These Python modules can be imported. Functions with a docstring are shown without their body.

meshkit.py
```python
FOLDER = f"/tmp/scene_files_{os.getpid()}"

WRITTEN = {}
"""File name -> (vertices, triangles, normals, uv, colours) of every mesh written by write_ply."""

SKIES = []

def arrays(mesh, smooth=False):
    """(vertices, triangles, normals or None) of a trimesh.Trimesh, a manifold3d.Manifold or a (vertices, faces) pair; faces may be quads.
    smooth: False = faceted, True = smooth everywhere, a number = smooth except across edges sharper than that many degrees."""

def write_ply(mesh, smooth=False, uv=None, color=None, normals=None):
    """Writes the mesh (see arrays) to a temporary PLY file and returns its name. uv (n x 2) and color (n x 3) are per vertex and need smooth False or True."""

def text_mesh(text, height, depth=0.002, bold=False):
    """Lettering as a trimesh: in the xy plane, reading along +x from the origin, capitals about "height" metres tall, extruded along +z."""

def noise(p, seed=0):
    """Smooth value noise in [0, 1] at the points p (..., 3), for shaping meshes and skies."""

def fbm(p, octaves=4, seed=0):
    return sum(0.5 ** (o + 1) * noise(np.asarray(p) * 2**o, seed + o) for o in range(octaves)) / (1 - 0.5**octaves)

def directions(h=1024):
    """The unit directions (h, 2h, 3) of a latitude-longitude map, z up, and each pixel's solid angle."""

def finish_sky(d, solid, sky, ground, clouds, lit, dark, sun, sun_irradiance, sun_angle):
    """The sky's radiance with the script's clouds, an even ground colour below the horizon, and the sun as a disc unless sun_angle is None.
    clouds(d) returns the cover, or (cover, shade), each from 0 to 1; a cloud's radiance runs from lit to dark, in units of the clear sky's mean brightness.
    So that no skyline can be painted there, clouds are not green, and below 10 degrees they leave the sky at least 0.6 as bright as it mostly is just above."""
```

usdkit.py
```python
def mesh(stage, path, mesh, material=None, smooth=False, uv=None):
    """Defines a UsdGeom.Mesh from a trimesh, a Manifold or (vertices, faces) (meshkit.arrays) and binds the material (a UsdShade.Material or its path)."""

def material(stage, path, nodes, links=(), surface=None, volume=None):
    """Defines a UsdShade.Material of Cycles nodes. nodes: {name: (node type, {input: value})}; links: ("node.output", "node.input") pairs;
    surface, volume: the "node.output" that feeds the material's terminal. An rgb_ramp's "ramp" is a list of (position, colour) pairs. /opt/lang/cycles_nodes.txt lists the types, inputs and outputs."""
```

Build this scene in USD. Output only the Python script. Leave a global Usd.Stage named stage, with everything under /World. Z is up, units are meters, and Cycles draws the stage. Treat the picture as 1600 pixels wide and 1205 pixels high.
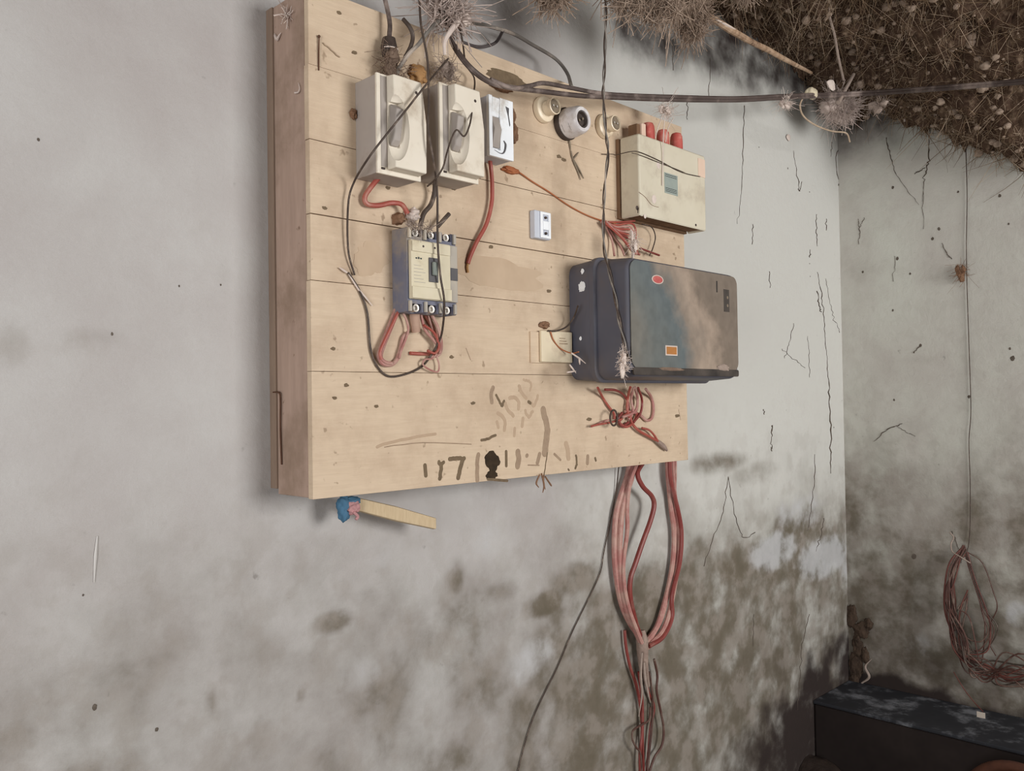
import math, random
import numpy as np, trimesh, manifold3d as m3, usdkit, meshkit
from pxr import Usd, UsdGeom, UsdLux, Gf, Sdf, Vt
from shapely.geometry import LineString, Polygon
from shapely.ops import unary_union

stage = Usd.Stage.CreateInMemory()
UsdGeom.SetStageUpAxis(stage, UsdGeom.Tokens.z); UsdGeom.SetStageMetersPerUnit(stage, 1.0)
UsdGeom.Xform.Define(stage, '/World'); UsdGeom.Scope.Define(stage, '/World/Looks')

# ------------------------------------------------------------------ camera
FPX = 1345.65                                   # focal length in pixels of the 1600 x 1205 frame
YAW, PITCH, ROLL = np.radians([45.25, 1.028, -0.868])
CAM = np.array([-3.273, -1.439, 1.5])           # origin: foot of the room corner; back wall is y=0, right wall x=0
cy, sy, cp, sp, cr, sr = np.cos(YAW), np.sin(YAW), np.cos(PITCH), np.sin(PITCH), np.cos(ROLL), np.sin(ROLL)
FW = np.array([sy*cp, cy*cp, sp]); _r = np.array([cy, -sy, 0]); _u = np.cross(_r, FW)
RT, UP = cr*_r + sr*_u, -sr*_r + cr*_u
cam = UsdGeom.Camera.Define(stage, '/World/camera')
cam.CreateHorizontalApertureAttr(36.0); cam.CreateVerticalApertureAttr(36.0*1205/1600)
cam.CreateFocalLengthAttr(36.0*FPX/1600); cam.CreateClippingRangeAttr(Gf.Vec2f(0.02, 100))
B = -FW
cam.AddTransformOp().Set(Gf.Matrix4d(*RT, 0, *UP, 0, *B, 0, *CAM, 1))
cam.CreateExposureAttr(0.0)

# ------------------------------------------------------------------ light: daylight through the window in the wall behind the camera
def rect_light(path, loc, rot, w, h, strength, color):
    l = UsdLux.RectLight.Define(stage, path)
    l.CreateWidthAttr(w); l.CreateHeightAttr(h); l.CreateIntensityAttr(strength); l.CreateColorAttr(Gf.Vec3f(*color))
    l.AddTranslateOp().Set(Gf.Vec3d(*loc)); l.AddRotateXYZOp().Set(Gf.Vec3f(*rot))
WX, WZ, WW, WH = -1.2, 1.85, 1.5, 1.3           # the window opening: centre and size
rect_light('/World/window_daylight', (WX, -3.92, WZ), (90, 0, 0), WW, WH, 16.5, (1.0, 0.985, 0.955))
DY, DZ, DW, DH = -1.7, 1.25, 1.1, 1.9             # doorway added in the unseen left wall to fill from the left
rect_light('/World/door_daylight', (-5.12, DY, DZ), (90, 0, -90), DW, DH, 8.5, (1.0, 0.985, 0.965))
dome = UsdLux.DomeLight.Define(stage, '/World/sky'); dome.CreateIntensityAttr(0.6); dome.CreateColorAttr(Gf.Vec3f(0.86, 0.93, 1.0))

# ------------------------------------------------------------------ helpers
def lin(c):
    c = np.asarray(c, float)/255
    return tuple(np.where(c <= 0.04045, c/12.92, ((c+0.055)/1.055)**2.4))
def ray(px, py): return FW + RT*(px-800)/FPX + UP*(602.5-py)/FPX
def W(px, py, off=0.0):                          # point on the plane `off` metres in front of the back wall
    d = ray(px, py); return CAM + d*((-off-CAM[1])/d[1])
def RW(px, py, off=0.0):                         # the same for the right wall
    d = ray(px, py); return CAM + d*((-off-CAM[0])/d[0])
def Ws(pts, off=None): return [W(p[0], p[1], p[2] if len(p) > 2 else off) for p in pts]
def RWs(pts, off=None): return [RW(p[0], p[1], p[2] if len(p) > 2 else off) for p in pts]

USED = {}
def numbered(parent, name):
    k = (parent, name); n = USED.get(k, 0); USED[k] = n+1
    return f'{parent}/{name}' if n == 0 else f'{parent}/{name}_{n:03d}'
def data(prim, **kw):
    for k, v in kw.items():
        if v: prim.SetCustomDataByKey(k, v)
class Thing:
    def __init__(self, name, label=None, category=None, loc=(0, 0, 0), group=None, kind=None):
        self.path = numbered('/World', name); self.loc = np.array(loc, float)
        x = UsdGeom.Xform.Define(stage, self.path); x.AddTranslateOp().Set(Gf.Vec3d(*map(float, loc))); self.prim = x.GetPrim()
        data(self.prim, label=label, category=category, group=group, kind=kind)
    def add(self, name, mesh, mat, smooth=35, under=None, label=None, kind=None, stain_shade=None):
        p = numbered(under or self.path, name)
        v, f, n = meshkit.arrays(mesh, smooth)
        m = usdkit.mesh(stage, p, trimesh.Trimesh(v-self.loc, f, process=False), mat, smooth=False)
        if n is not None:
            m.CreateNormalsAttr(Vt.Vec3fArray.FromNumpy(n.astype(np.float32))); m.SetNormalsInterpolation('vertex')
        if stain_shade is not None:
            UsdGeom.PrimvarsAPI(m).CreatePrimvar('stain_shade', Sdf.ValueTypeNames.Color3fArray, 'vertex').Set(Vt.Vec3fArray.FromNumpy(stain_shade.astype(np.float32)))
        data(m.GetPrim(), label=label, kind=kind)
        return p
def copy_of(src, delta, label):
    path = numbered('/World', src.path.split('/')[-1])
    x = UsdGeom.Xform.Define(stage, path); x.GetPrim().GetReferences().AddInternalReference(src.path)
    x.ClearXformOpOrder(); x.AddTranslateOp().Set(Gf.Vec3d(*map(float, src.loc+np.array(delta)))); x.GetPrim().SetInstanceable(True)
    data(x.GetPrim(), label=label)

def mani(m):
    if hasattr(m, 'to_mesh'): return m
    return m3.Manifold(m3.Mesh(np.asarray(m.vertices, np.float32), np.asarray(m.faces, np.uint32)))
def tm(m):
    if hasattr(m, 'to_mesh'):
        a = m.to_mesh(); return trimesh.Trimesh(a.vert_properties[:, :3], a.tri_verts, process=False)
    return m
def cat(*ms): return trimesh.util.concatenate([tm(m) for m in ms])
def box(x0, x1, y0, y1, z0, z1): return m3.Manifold.cube((x1-x0, y1-y0, z1-z0)).translate((x0, y0, z0))
def rbox(x0, x1, y0, y1, z0, z1, r=0.003, seg=8):
    s = m3.Manifold.sphere(r, seg)
    return m3.Manifold.batch_hull([s.translate((x, y, z)) for x in (x0+r, x1-r) for y in (y0+r, y1-r) for z in (z0+r, z1-r)])
def toward_room(m, y):                           # a shape built in xy with height z -> standing off the back wall at y
    return tm(m).copy().apply_transform([[1, 0, 0, 0], [0, 0, -1, y], [0, 1, 0, 0], [0, 0, 0, 1]])
def plate(poly, y, t):                           # flat shape with outline poly in (x, z), from y outwards by t
    gs = getattr(poly, 'geoms', [poly])
    return cat(*[toward_room(trimesh.creation.extrude_polygon(g, t, engine='earcut'), y) for g in gs if g.area > 1e-9])
def roundrect(x0, x1, z0, z1, r, seg=5):
    return Polygon([(x0+r, z0+r), (x1-r, z0+r), (x1-r, z1-r), (x0+r, z1-r)]).buffer(r, quad_segs=seg)
def lathe(profile, c, seg=28):                   # profile (radius, distance out of the wall)
    return toward_room(trimesh.creation.revolve(np.array(profile, float), sections=seg), 0).apply_translation(c)
def spline(pts, n=6):
    p = np.asarray(pts, float)
    if len(p) < 3: return np.linspace(p[0], p[-1], n+1)
    q = np.vstack([2*p[0]-p[1], p, 2*p[-1]-p[-2]]); out = []
    for i in range(1, len(q)-2):
        a, b, c, d = q[i-1:i+3]
        for t in np.arange(n)/n:
            out.append(0.5*((2*b)+(-a+c)*t+(2*a-5*b+4*c-d)*t*t+(-a+3*b-3*c+d)*t**3))
    return np.array(out+[p[-1]])
def tube(pts, r, sides=8, n=6, smooth=True):
    p = spline(pts, n) if smooth else np.asarray(pts, float)
    t = np.gradient(p, axis=0); t /= np.linalg.norm(t, axis=1, keepdims=True)+1e-12
    a = np.cross(t[0], [0.3, 0.5, 0.81]); a /= np.linalg.norm(a)
    A = [a]
    for i in range(1, len(p)):
        a = A[-1]-t[i]*np.dot(A[-1], t[i]); A.append(a/(np.linalg.norm(a)+1e-12))
    A = np.array(A); Bn = np.cross(t, A); ang = np.arange(sides)*2*np.pi/sides
    rr = np.interp(np.linspace(0, 1, len(p)), np.linspace(0, 1, len(np.atleast_1d(r))), np.atleast_1d(r)) if np.ndim(r) else np.full(len(p), r)
    v = p[:, None]+rr[:, None, None]*(np.cos(ang)[None, :, None]*A[:, None]+np.sin(ang)[None, :, None]*Bn[:, None])
    L = len(p); i, j = np.meshgrid(np.arange(L-1), np.arange(sides), indexing='ij'); k = (j+1) % sides
    q = np.stack([i*sides+j, i*sides+k, (i+1)*sides+k, (i+1)*sides+j], -1).reshape(-1, 4)
    f = np.vstack([q[:, [0, 1, 2]], q[:, [0, 2, 3]]])
    v = np.vstack([v.reshape(-1, 3), p[:1], p[-1:]]); c0, c1 = L*sides, L*sides+1; jj = np.arange(sides); kk = (jj+1) % sides
    f = np.vstack([f, np.stack([np.full(sides, c0), kk, jj], 1), np.stack([np.full(sides, c1), (L-1)*sides+jj, (L-1)*sides+kk], 1)])
    return trimesh.Trimesh(v, f, process=False)
def blob(c, r, seed=0, amp=0.35, freq=2.2, sub=3):
    m = trimesh.creation.icosphere(sub); n = meshkit.fbm(m.vertices*freq+seed*7.3, 3, seed)
    m.vertices = m.vertices*(1+amp*(2*n-1))[:, None]*np.asarray(r)+np.asarray(c); return m
def fibres(c, size, n, seed, r=0.0004, ln=(0.02, 0.06), droop=0.3, core=True):
    g = np.random.default_rng(seed); out = []
    if core:
        for k in range(6):
            o = g.normal(size=3)*0.36*np.asarray(size); out.append(blob(np.asarray(c)+o, np.asarray(size)*g.uniform(.22, .5), seed*9+k, 0.6, 2.6, 2))
    for _ in range(int(n*1.4)):
        p = g.normal(size=3); p = p/np.linalg.norm(p)*g.random()**0.4*np.asarray(size)+np.asarray(c)
        d = g.normal(size=3); d[2] -= droop*1.5; d /= np.linalg.norm(d); l = g.uniform(*ln)
        b = g.normal(size=3)*1.9; pts = [p+d*l*s+b*l*s*s for s in np.linspace(-0.45, 0.55, 6)]
        out.append(tube(pts, r*g.uniform(0.6, 1.5), 3, smooth=False))
    return cat(*out)

# ------------------------------------------------------------------ materials
def M(name, c1, c2=None, scale=20, stretch=(1, 1, 1), rough=0.6, spec=0.3, bump=0.0, bscale=90, dust=None, damt=0.5, dscale=14, dedge=0.12, metallic=0.0, tint=0.0, sss=0, spots=None):
    c2 = c2 if c2 is not None else c1
    n = {'geo': ('geometry', {}), 'map': ('mapping', {'scale': tuple(float(s) for s in stretch)}),
         'no': ('noise_texture', {'scale': float(scale), 'detail': 5.0, 'roughness': 0.6}),
         'ramp': ('rgb_ramp', {'ramp': [(0.3, lin(c1)), (0.7, lin(c2))]}),
         'p': ('principled_bsdf', {'roughness': rough, 'specular_ior_level': spec, 'metallic': metallic})}
    L = [('geo.position', 'map.vector'), ('map.vector', 'no.vector'), ('no.fac', 'ramp.fac')]; col = 'ramp.color'
    if tint:
        n['oi'] = ('object_info', {}); n['tr'] = ('map_range', {'to_min': 1-tint, 'to_max': 1+tint})
        n['hs'] = ('hsv', {}); L += [('oi.random', 'tr.value'), ('tr.result', 'hs.value'), (col, 'hs.color')]; col = 'hs.color'
    if dust is not None:
        n['dn'] = ('noise_texture', {'scale': float(dscale), 'detail': 7.0, 'roughness': 0.65})
        n['dm'] = ('map_range', {'range_type': 'smoothstep', 'from_min': 1-damt-dedge, 'from_max': 1-damt+dedge})
        n['dx'] = ('mix_color', {'b': lin(dust)}); L += [('geo.position', 'dn.vector'), ('dn.fac', 'dm.value'), ('dm.result', 'dx.fac'), (col, 'dx.a')]; col = 'dx.result'
    if spots is not None:
        n['sn'] = ('noise_texture', {'scale': 55.0, 'detail': 2.0, 'roughness': 0.5})
        n['sm'] = ('map_range', {'range_type': 'smoothstep', 'from_min': 0.68, 'from_max': 0.78})
        n['sx'] = ('mix_color', {'b': lin(spots)}); L += [('geo.position', 'sn.vector'), ('sn.fac', 'sm.value'), ('sm.result', 'sx.fac'), (col, 'sx.a')]; col = 'sx.result'
    L.append((col, 'p.base_color'))
    if bump:
        n['bn'] = ('noise_texture', {'scale': float(bscale), 'detail': 4.0}); n['bp'] = ('bump', {'strength': bump, 'distance': 0.01})
        L += [('map.vector', 'bn.vector'), ('bn.fac', 'bp.height'), ('bp.normal', 'p.normal')]
    return usdkit.material(stage, f'/World/Looks/{name}', n, L, surface='p.BSDF')

def plaster(name, a, b, right_tone=None):
    n = {'geo': ('geometry', {}), 'st': ('attribute', {'attribute': 'stain_shade'}), 'sep': ('separate_color', {}),
         'n0': ('noise_texture', {'scale': 2.6, 'detail': 7.0, 'roughness': 0.58, 'distortion': 0.15}), 'base': ('rgb_ramp', {'ramp': [(0.32, lin(a)), (0.5, lin(tuple((np.array(a)+np.array(b))/2))), (0.66, lin(b))]}),
         'nA': ('noise_texture', {'scale': 8.0, 'detail': 9.0, 'roughness': 0.56, 'distortion': 0.12}), 'nB': ('noise_texture', {'scale': 13.0, 'detail': 7.0, 'roughness': 0.55, 'distortion': 0.08}),
         'tm': ('math', {'math_type': 'multiply'}), 'tr': ('map_range', {'range_type': 'smoothstep', 'from_min': 0.06, 'from_max': 0.55, 'to_max': 0.92}), 'xt': ('mix_color', {'b': lin((108, 99, 87))}),
         'mm': ('map_range', {'range_type': 'smoothstep', 'from_min': 0.30, 'from_max': 0.48, 'to_max': 0.6}), 'mc': ('rgb_ramp', {'ramp': [(0.35, lin((96, 88, 72))), (0.6, lin((120, 110, 97)))]}),
         'lm': ('math', {'math_type': 'multiply', 'use_clamp': True}), 'lr': ('map_range', {'range_type': 'smoothstep', 'from_min': 0.47, 'from_max': 0.62, 'to_max': 0.65}), 'xl': ('mix_color', {'b': lin((152, 144, 136))}),
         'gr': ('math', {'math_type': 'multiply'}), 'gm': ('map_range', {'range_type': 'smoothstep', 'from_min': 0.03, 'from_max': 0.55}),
         'br': ('math', {'math_type': 'multiply'}), 'bm': ('map_range', {'range_type': 'smoothstep', 'from_min': 0.22, 'from_max': 0.50, 'to_max': 0.6}),
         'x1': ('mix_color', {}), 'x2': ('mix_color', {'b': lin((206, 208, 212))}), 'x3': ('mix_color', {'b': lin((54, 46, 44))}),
         'ns': ('noise_texture', {'scale': 34.0, 'detail': 3.0, 'roughness': 0.5}), 'sm': ('map_range', {'range_type': 'smoothstep', 'from_min': 0.69, 'from_max': 0.80, 'to_max': 0.45}),
         'x4': ('mix_color', {'b': lin((106, 100, 94))}),
         'bn': ('noise_texture', {'scale': 45.0, 'detail': 6.0, 'roughness': 0.6}), 'bp': ('bump', {'strength': 0.3, 'distance': 0.006}),
         'p': ('principled_bsdf', {'roughness': 0.85, 'specular_ior_level': 0.15})}
    L = [('st.color', 'sep.color')]+[('geo.position', f'{k}.vector') for k in ('n0', 'nA', 'nB', 'ns', 'bn')]
    L += [('n0.fac', 'base.fac'), ('sep.r', 'tm.value1'), ('nA.fac', 'tm.value2'), ('tm.value', 'tr.value'), ('base.color', 'xt.a'), ('tr.result', 'xt.fac'),
          ('tm.value', 'mm.value'), ('nB.fac', 'mc.fac'), ('xt.result', 'x1.a'), ('mc.color', 'x1.b'), ('mm.result', 'x1.fac'),
          ('sep.r', 'lm.value1'), ('nB.fac', 'lr.value'), ('lr.result', 'lm.value2'), ('x1.result', 'xl.a'), ('lm.value', 'xl.fac'),
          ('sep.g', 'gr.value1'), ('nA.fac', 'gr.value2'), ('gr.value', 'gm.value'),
          ('sep.b', 'br.value1'), ('nB.fac', 'br.value2'), ('br.value', 'bm.value'),
          ('xl.result', 'x2.a'), ('bm.result', 'x2.fac'), ('x2.result', 'x4.a'), ('ns.fac', 'sm.value'), ('sm.result', 'x4.fac'),
          ('x4.result', 'x3.a'), ('gm.result', 'x3.fac'), ('x3.result', 'p.base_color'), ('bn.fac', 'bp.height'), ('bp.normal', 'p.normal')]
    if right_tone:                                     # second, paler base tone taking over away from the room's left end
        n.update({'sx': ('separate_xyz', {}), 'cn': ('math', {'math_type': 'multiply_add', 'value2': 0.8, 'value3': -0.4}), 'ca': ('math', {'math_type': 'add'}), 'cm': ('map_range', {'range_type': 'smoothstep', 'from_min': -2.0, 'from_max': -1.0}), 'cx': ('mix_color', {'b': lin(right_tone)})})
        L.remove(('base.color', 'xt.a')); L += [('geo.position', 'sx.vector'), ('n0.fac', 'cn.value1'), ('sx.x', 'ca.value1'), ('cn.value', 'ca.value2'), ('ca.value', 'cm.value'), ('cm.result', 'cx.fac'), ('base.color', 'cx.a'), ('cx.result', 'xt.a')]
    return usdkit.material(stage, f'/World/Looks/{name}', n, L, surface='p.BSDF')

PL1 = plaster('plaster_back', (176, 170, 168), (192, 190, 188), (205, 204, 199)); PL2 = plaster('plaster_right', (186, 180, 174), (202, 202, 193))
DIM = M('dim_wall', (150, 143, 135), (165, 158, 150), 3, rough=0.9)
FLOOR = M('earth_floor', (70, 62, 55), (88, 78, 68), 5, rough=0.95, bump=0.3, bscale=30)
CEIL = M('ceiling_boards', (70, 60, 52), (86, 74, 62), 6, rough=0.95)
WOOD = M('plank_wood', (203, 181, 156), (212, 191, 166), 5, (3, 8, 34), rough=0.6, spec=0.25, bump=0.08, bscale=12, dust=(186, 162, 138), damt=0.42, dscale=7, dedge=0.18, tint=0.03, spots=(164, 141, 118))
WOODS = M('side_wood', (166, 142, 128), (180, 155, 140), 7, (10, 10, 1.2), rough=0.75, spec=0.15, bump=0.12, bscale=20, dust=(146, 124, 108), damt=0.42, dscale=6, spots=(136, 112, 98))
WOODE = M('strip_wood', (138, 118, 104), (150, 130, 114), 7, (10, 10, 1.2), rough=0.8, spec=0.1)
GREY = M('enclosure_grey', (166, 157, 151), (174, 165, 159), 14, rough=0.55, spec=0.3, dust=(156, 143, 134), damt=0.38)
CREAM = M('cover_cream', (224, 214, 198), (230, 221, 206), 16, rough=0.45, spec=0.35, dust=(196, 180, 160), damt=0.36)
HANDLE = M('handle_grey', (158, 149, 143), (168, 159, 152), 16, rough=0.5)
WHITE = M('switch_white', (240, 244, 250), (246, 249, 252), 16, rough=0.4, spec=0.4, dust=(190, 182, 172), damt=0.34)
WHITES = M('switch_bluegrey', (192, 196, 208), (200, 204, 214), 16, rough=0.5)
MBLUE = M('breaker_bluegrey', (104, 106, 124), (118, 120, 136), 18, rough=0.5, dust=(146, 136, 126), damt=0.44)
MGREY = M('breaker_grey', (168, 160, 150), (178, 171, 160), 18, rough=0.5, dust=(190, 178, 160), damt=0.45)
MCREAM = M('breaker_cream', (210, 200, 172), (218, 208, 184), 18, rough=0.5, dust=(196, 182, 154), damt=0.38)
MDARK = M('terminal_dark', (84, 82, 86), (98, 96, 98), 20, rough=0.6)
TOGGLE = M('toggle_green_grey', (112, 120, 116), (132, 138, 130), 60, rough=0.5)
STEEL = M('screw_steel', (196, 190, 182), (214, 208, 200), 30, rough=0.4, spec=0.5, metallic=0.3)
CREAMB = M('box_cream', (206, 197, 176), (214, 206, 187), 8, rough=0.5, spec=0.3, dust=(192, 181, 162), damt=0.40)
PLATEC = M('plate_cream', (222, 207, 178), (230, 216, 190), 14, rough=0.5, dust=(200, 182, 156), damt=0.38)
BROWN = M('brown_wood', (112, 86, 66), (132, 104, 82), 10, (4, 4, 1), rough=0.8, spec=0.1)
LABELG = M('label_green_grey', (146, 156, 150), (156, 165, 158), 40, rough=0.6)
INK = M('label_ink', (74, 80, 78), rough=0.7)
PINKT = M('pink_tape', (222, 192, 172), (226, 200, 180), 30, rough=0.6)
REDCAP = M('red_rubber', (184, 84, 76), (200, 108, 98), 30, rough=0.5, spec=0.3, dust=(206, 150, 136), damt=0.42, dscale=30)
BLACKB = M('starter_black', (80, 81, 93), (94, 94, 105), 6, rough=0.5, spec=0.35, dust=(104, 94, 88), damt=0.40, dscale=5, dedge=0.2)
BLACKF = usdkit.material(stage, '/World/Looks/starter_front', {'geo': ('geometry', {}), 'sx': ('separate_xyz', {}), 'mr': ('map_range', {'from_min': -1.76, 'from_max': -1.31}),
    'no': ('noise_texture', {'scale': 7.0, 'detail': 7.0, 'roughness': 0.62}), 'sb': ('math', {'math_type': 'multiply_add', 'value2': 0.55, 'value3': -0.275}), 'ad': ('math', {'math_type': 'add'}), 'mz': ('map_range', {'from_min': 1.66, 'from_max': 1.82, 'to_max': 0.30, 'clamp': True}), 'ae': ('math', {'math_type': 'add'}),
    'ra': ('rgb_ramp', {'ramp': [(0.0, lin((116, 113, 106))), (0.2, lin((104, 108, 106))), (0.42, lin((96, 104, 106))), (0.56, lin((140, 127, 115))), (0.70, lin((160, 143, 128))), (0.8, lin((124, 111, 99))), (1.0, lin((122, 110, 99)))]}),
    'n2': ('noise_texture', {'scale': 38.0, 'detail': 4.0}), 'm2': ('map_range', {'from_min': .35, 'from_max': .7, 'to_min': .88, 'to_max': 1.08}), 'hs': ('hsv', {}),
    'p': ('principled_bsdf', {'roughness': 0.65, 'specular_ior_level': 0.25})},
    [('geo.position', 'sx.vector'), ('sx.x', 'mr.value'), ('geo.position', 'no.vector'), ('no.fac', 'sb.value1'), ('mr.result', 'ad.value1'), ('sb.value', 'ad.value2'), ('sx.z', 'mz.value'), ('ad.value', 'ae.value1'), ('mz.result', 'ae.value2'), ('ae.value', 'ra.fac'),
     ('geo.position', 'n2.vector'), ('n2.fac', 'm2.value'), ('m2.result', 'hs.value'), ('ra.color', 'hs.color'), ('hs.color', 'p.base_color')], surface='p.BSDF')
BLACKL = M('starter_lip', (46, 42, 40), (84, 76, 70), 14, rough=0.75)
BADGER = M('badge_red', (176, 72, 72), (196, 110, 104), 60, rough=0.5)
BADGEW = M('badge_pale', (206, 190, 180), rough=0.5)
ORANGE = M('sticker_orange', (168, 110, 56), (180, 122, 66), 40, rough=0.5)
PORC = M('porcelain_cream', (232, 214, 186), (238, 222, 196), 18, rough=0.35, spec=0.5, dust=(190, 170, 146), damt=0.38, dscale=30)
PORCW = M('holder_white', (214, 208, 210), (224, 220, 220), 18, rough=0.35, spec=0.5, dust=(180, 168, 160), damt=0.38, dscale=30)
SOCK = M('socket_grey', (110, 98, 84), (142, 128, 110), 90, rough=0.8)
DARK = M('bakelite_dark', (58, 48, 44), (80, 68, 62), 50, rough=0.6)
WB = M('wire_black', (66, 54, 48), (84, 72, 64), 40, rough=0.55, spec=0.3, dust=(128, 112, 100), damt=0.36, dscale=40)
CABLE = M('cable_dusty', (70, 58, 54), (92, 80, 76), 12, rough=0.6, dust=(156, 140, 132), damt=0.40, dscale=10)
CABLEG = M('cable_grey', (112, 106, 100), (132, 126, 120), 12, rough=0.6, dust=(182, 168, 156), damt=0.42, dscale=14)
WR = M('wire_red', (156, 74, 64), (170, 92, 80), 25, rough=0.45, spec=0.4, dust=(170, 120, 104), damt=0.38, dscale=25)
WRD = M('wire_dark_red', (124, 54, 50), (138, 66, 60), 25, rough=0.45, spec=0.4, dust=(140, 92, 84), damt=0.40, dscale=20)
WRP = M('wire_pink_dusty', (168, 112, 106), (182, 138, 130), 25, rough=0.55, dust=(186, 150, 138), damt=0.48, dscale=25)
WO = M('wire_orange', (160, 92, 56), (178, 112, 76), 30, rough=0.6)
WMAR = M('wire_maroon', (78, 52, 46), (100, 70, 62), 20, rough=0.55, dust=(120, 104, 94), damt=0.42, dscale=20)
WMAR2 = M('wire_dull_maroon', (96, 54, 48), (112, 68, 60), 20, rough=0.6)
TAPE = M('wrapping_cloth', (140, 120, 110), (166, 146, 134), 30, rough=0.9, bump=0.3, bscale=120)
FLUFF = M('cobweb_pale', (206, 190, 182), (222, 208, 198), 60, rough=1.0, spec=0.0)
FLUFFG = M('dust_grey', (150, 134, 124), (172, 156, 146), 50, rough=1.0, spec=0.0)
FLUFFM = M('cobweb_mauve', (178, 162, 154), (198, 182, 174), 50, rough=1.0, spec=0.0)
FLUFFB = M('dust_brown', (116, 98, 86), (140, 120, 106), 50, rough=1.0, spec=0.0)
MUD = M('mud_ochre', (172, 130, 88), (190, 150, 106), 40, rough=1.0, spec=0.0, bump=0.4, bscale=120)
MUDB = M('mud_brown', (120, 92, 74), (142, 110, 88), 40, rough=1.0, spec=0.0, bump=0.4, bscale=120)
STRAW = M('straw_pale', (156, 136, 116), (192, 172, 150), 30, rough=0.9, spec=0.1, tint=0.1)
STRAWD = M('straw_dark', (110, 90, 72), (140, 118, 96), 30, rough=0.95, spec=0.05)
FRINGE = M('straw_fringe', (138, 120, 106), (182, 162, 146), 60, rough=1.0, spec=0.0, tint=0.05)
BED = M('straw_bed', (62, 47, 40), (98, 79, 66), 22, rough=1.0, spec=0.0, bump=0.9, bscale=70, dust=(136, 116, 98), damt=0.40, dscale=34)
BARK = M('bark_strip', (150, 118, 92), (206, 180, 154), 9, (3, 3, 3), rough=0.85, dust=(110, 84, 66), damt=0.42, dscale=26)
SPLIT = M('split_wood', (190, 168, 136), (204, 184, 152), 8, (30, 4, 4), rough=0.8)
BLUE = M('blue_rag', (66, 104, 132), (84, 122, 148), 40, rough=0.9)
PINK = M('pink_rag', (176, 126, 128), (190, 146, 146), 40, rough=0.9)
PAINTB = M('paint_brown', (150, 128, 108), (166, 144, 122), 80, rough=0.9)
PAINTD = M('paint_dark', (104, 88, 70), (126, 108, 86), 80, rough=0.9)
PAINTF = M('paint_faint', (180, 156, 132), (186, 162, 138), 80, rough=0.9)
BURN = M('burnt_black', (44, 34, 24), (64, 50, 36), 80, rough=0.9)
DAMP = M('damp_mark', (187, 163, 138), (199, 176, 151), 14, rough=0.8)
NAIL = M('rusty_nail', (84, 58, 44), (104, 74, 58), 60, rough=0.8)
SOOT = M('soot_streak', (84, 76, 68), (112, 103, 95), 40, rough=1.0, spec=0.0)
GUNK = M('corner_gunk', (58, 46, 38), (84, 68, 56), 30, rough=0.95, bump=0.5, bscale=60)
SLAB = M('oiled_slab', (36, 37, 42), (48, 49, 54), 9, rough=0.7, spec=0.3, dust=(120, 122, 128), damt=0.40, dscale=9, dedge=0.10)
SLABF = M('oiled_front', (40, 34, 33), (50, 43, 41), 9, rough=0.85, spec=0.1)
HEAP = M('soot_heap', (44, 37, 35), (60, 51, 46), 14, rough=1.0, spec=0.0, bump=0.6, bscale=40)
RUST = M('rusty_iron', (70, 42, 32), (92, 56, 40), 24, rough=0.8)
TAG = M('paper_tag', (196, 184, 172), rough=0.9)

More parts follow.
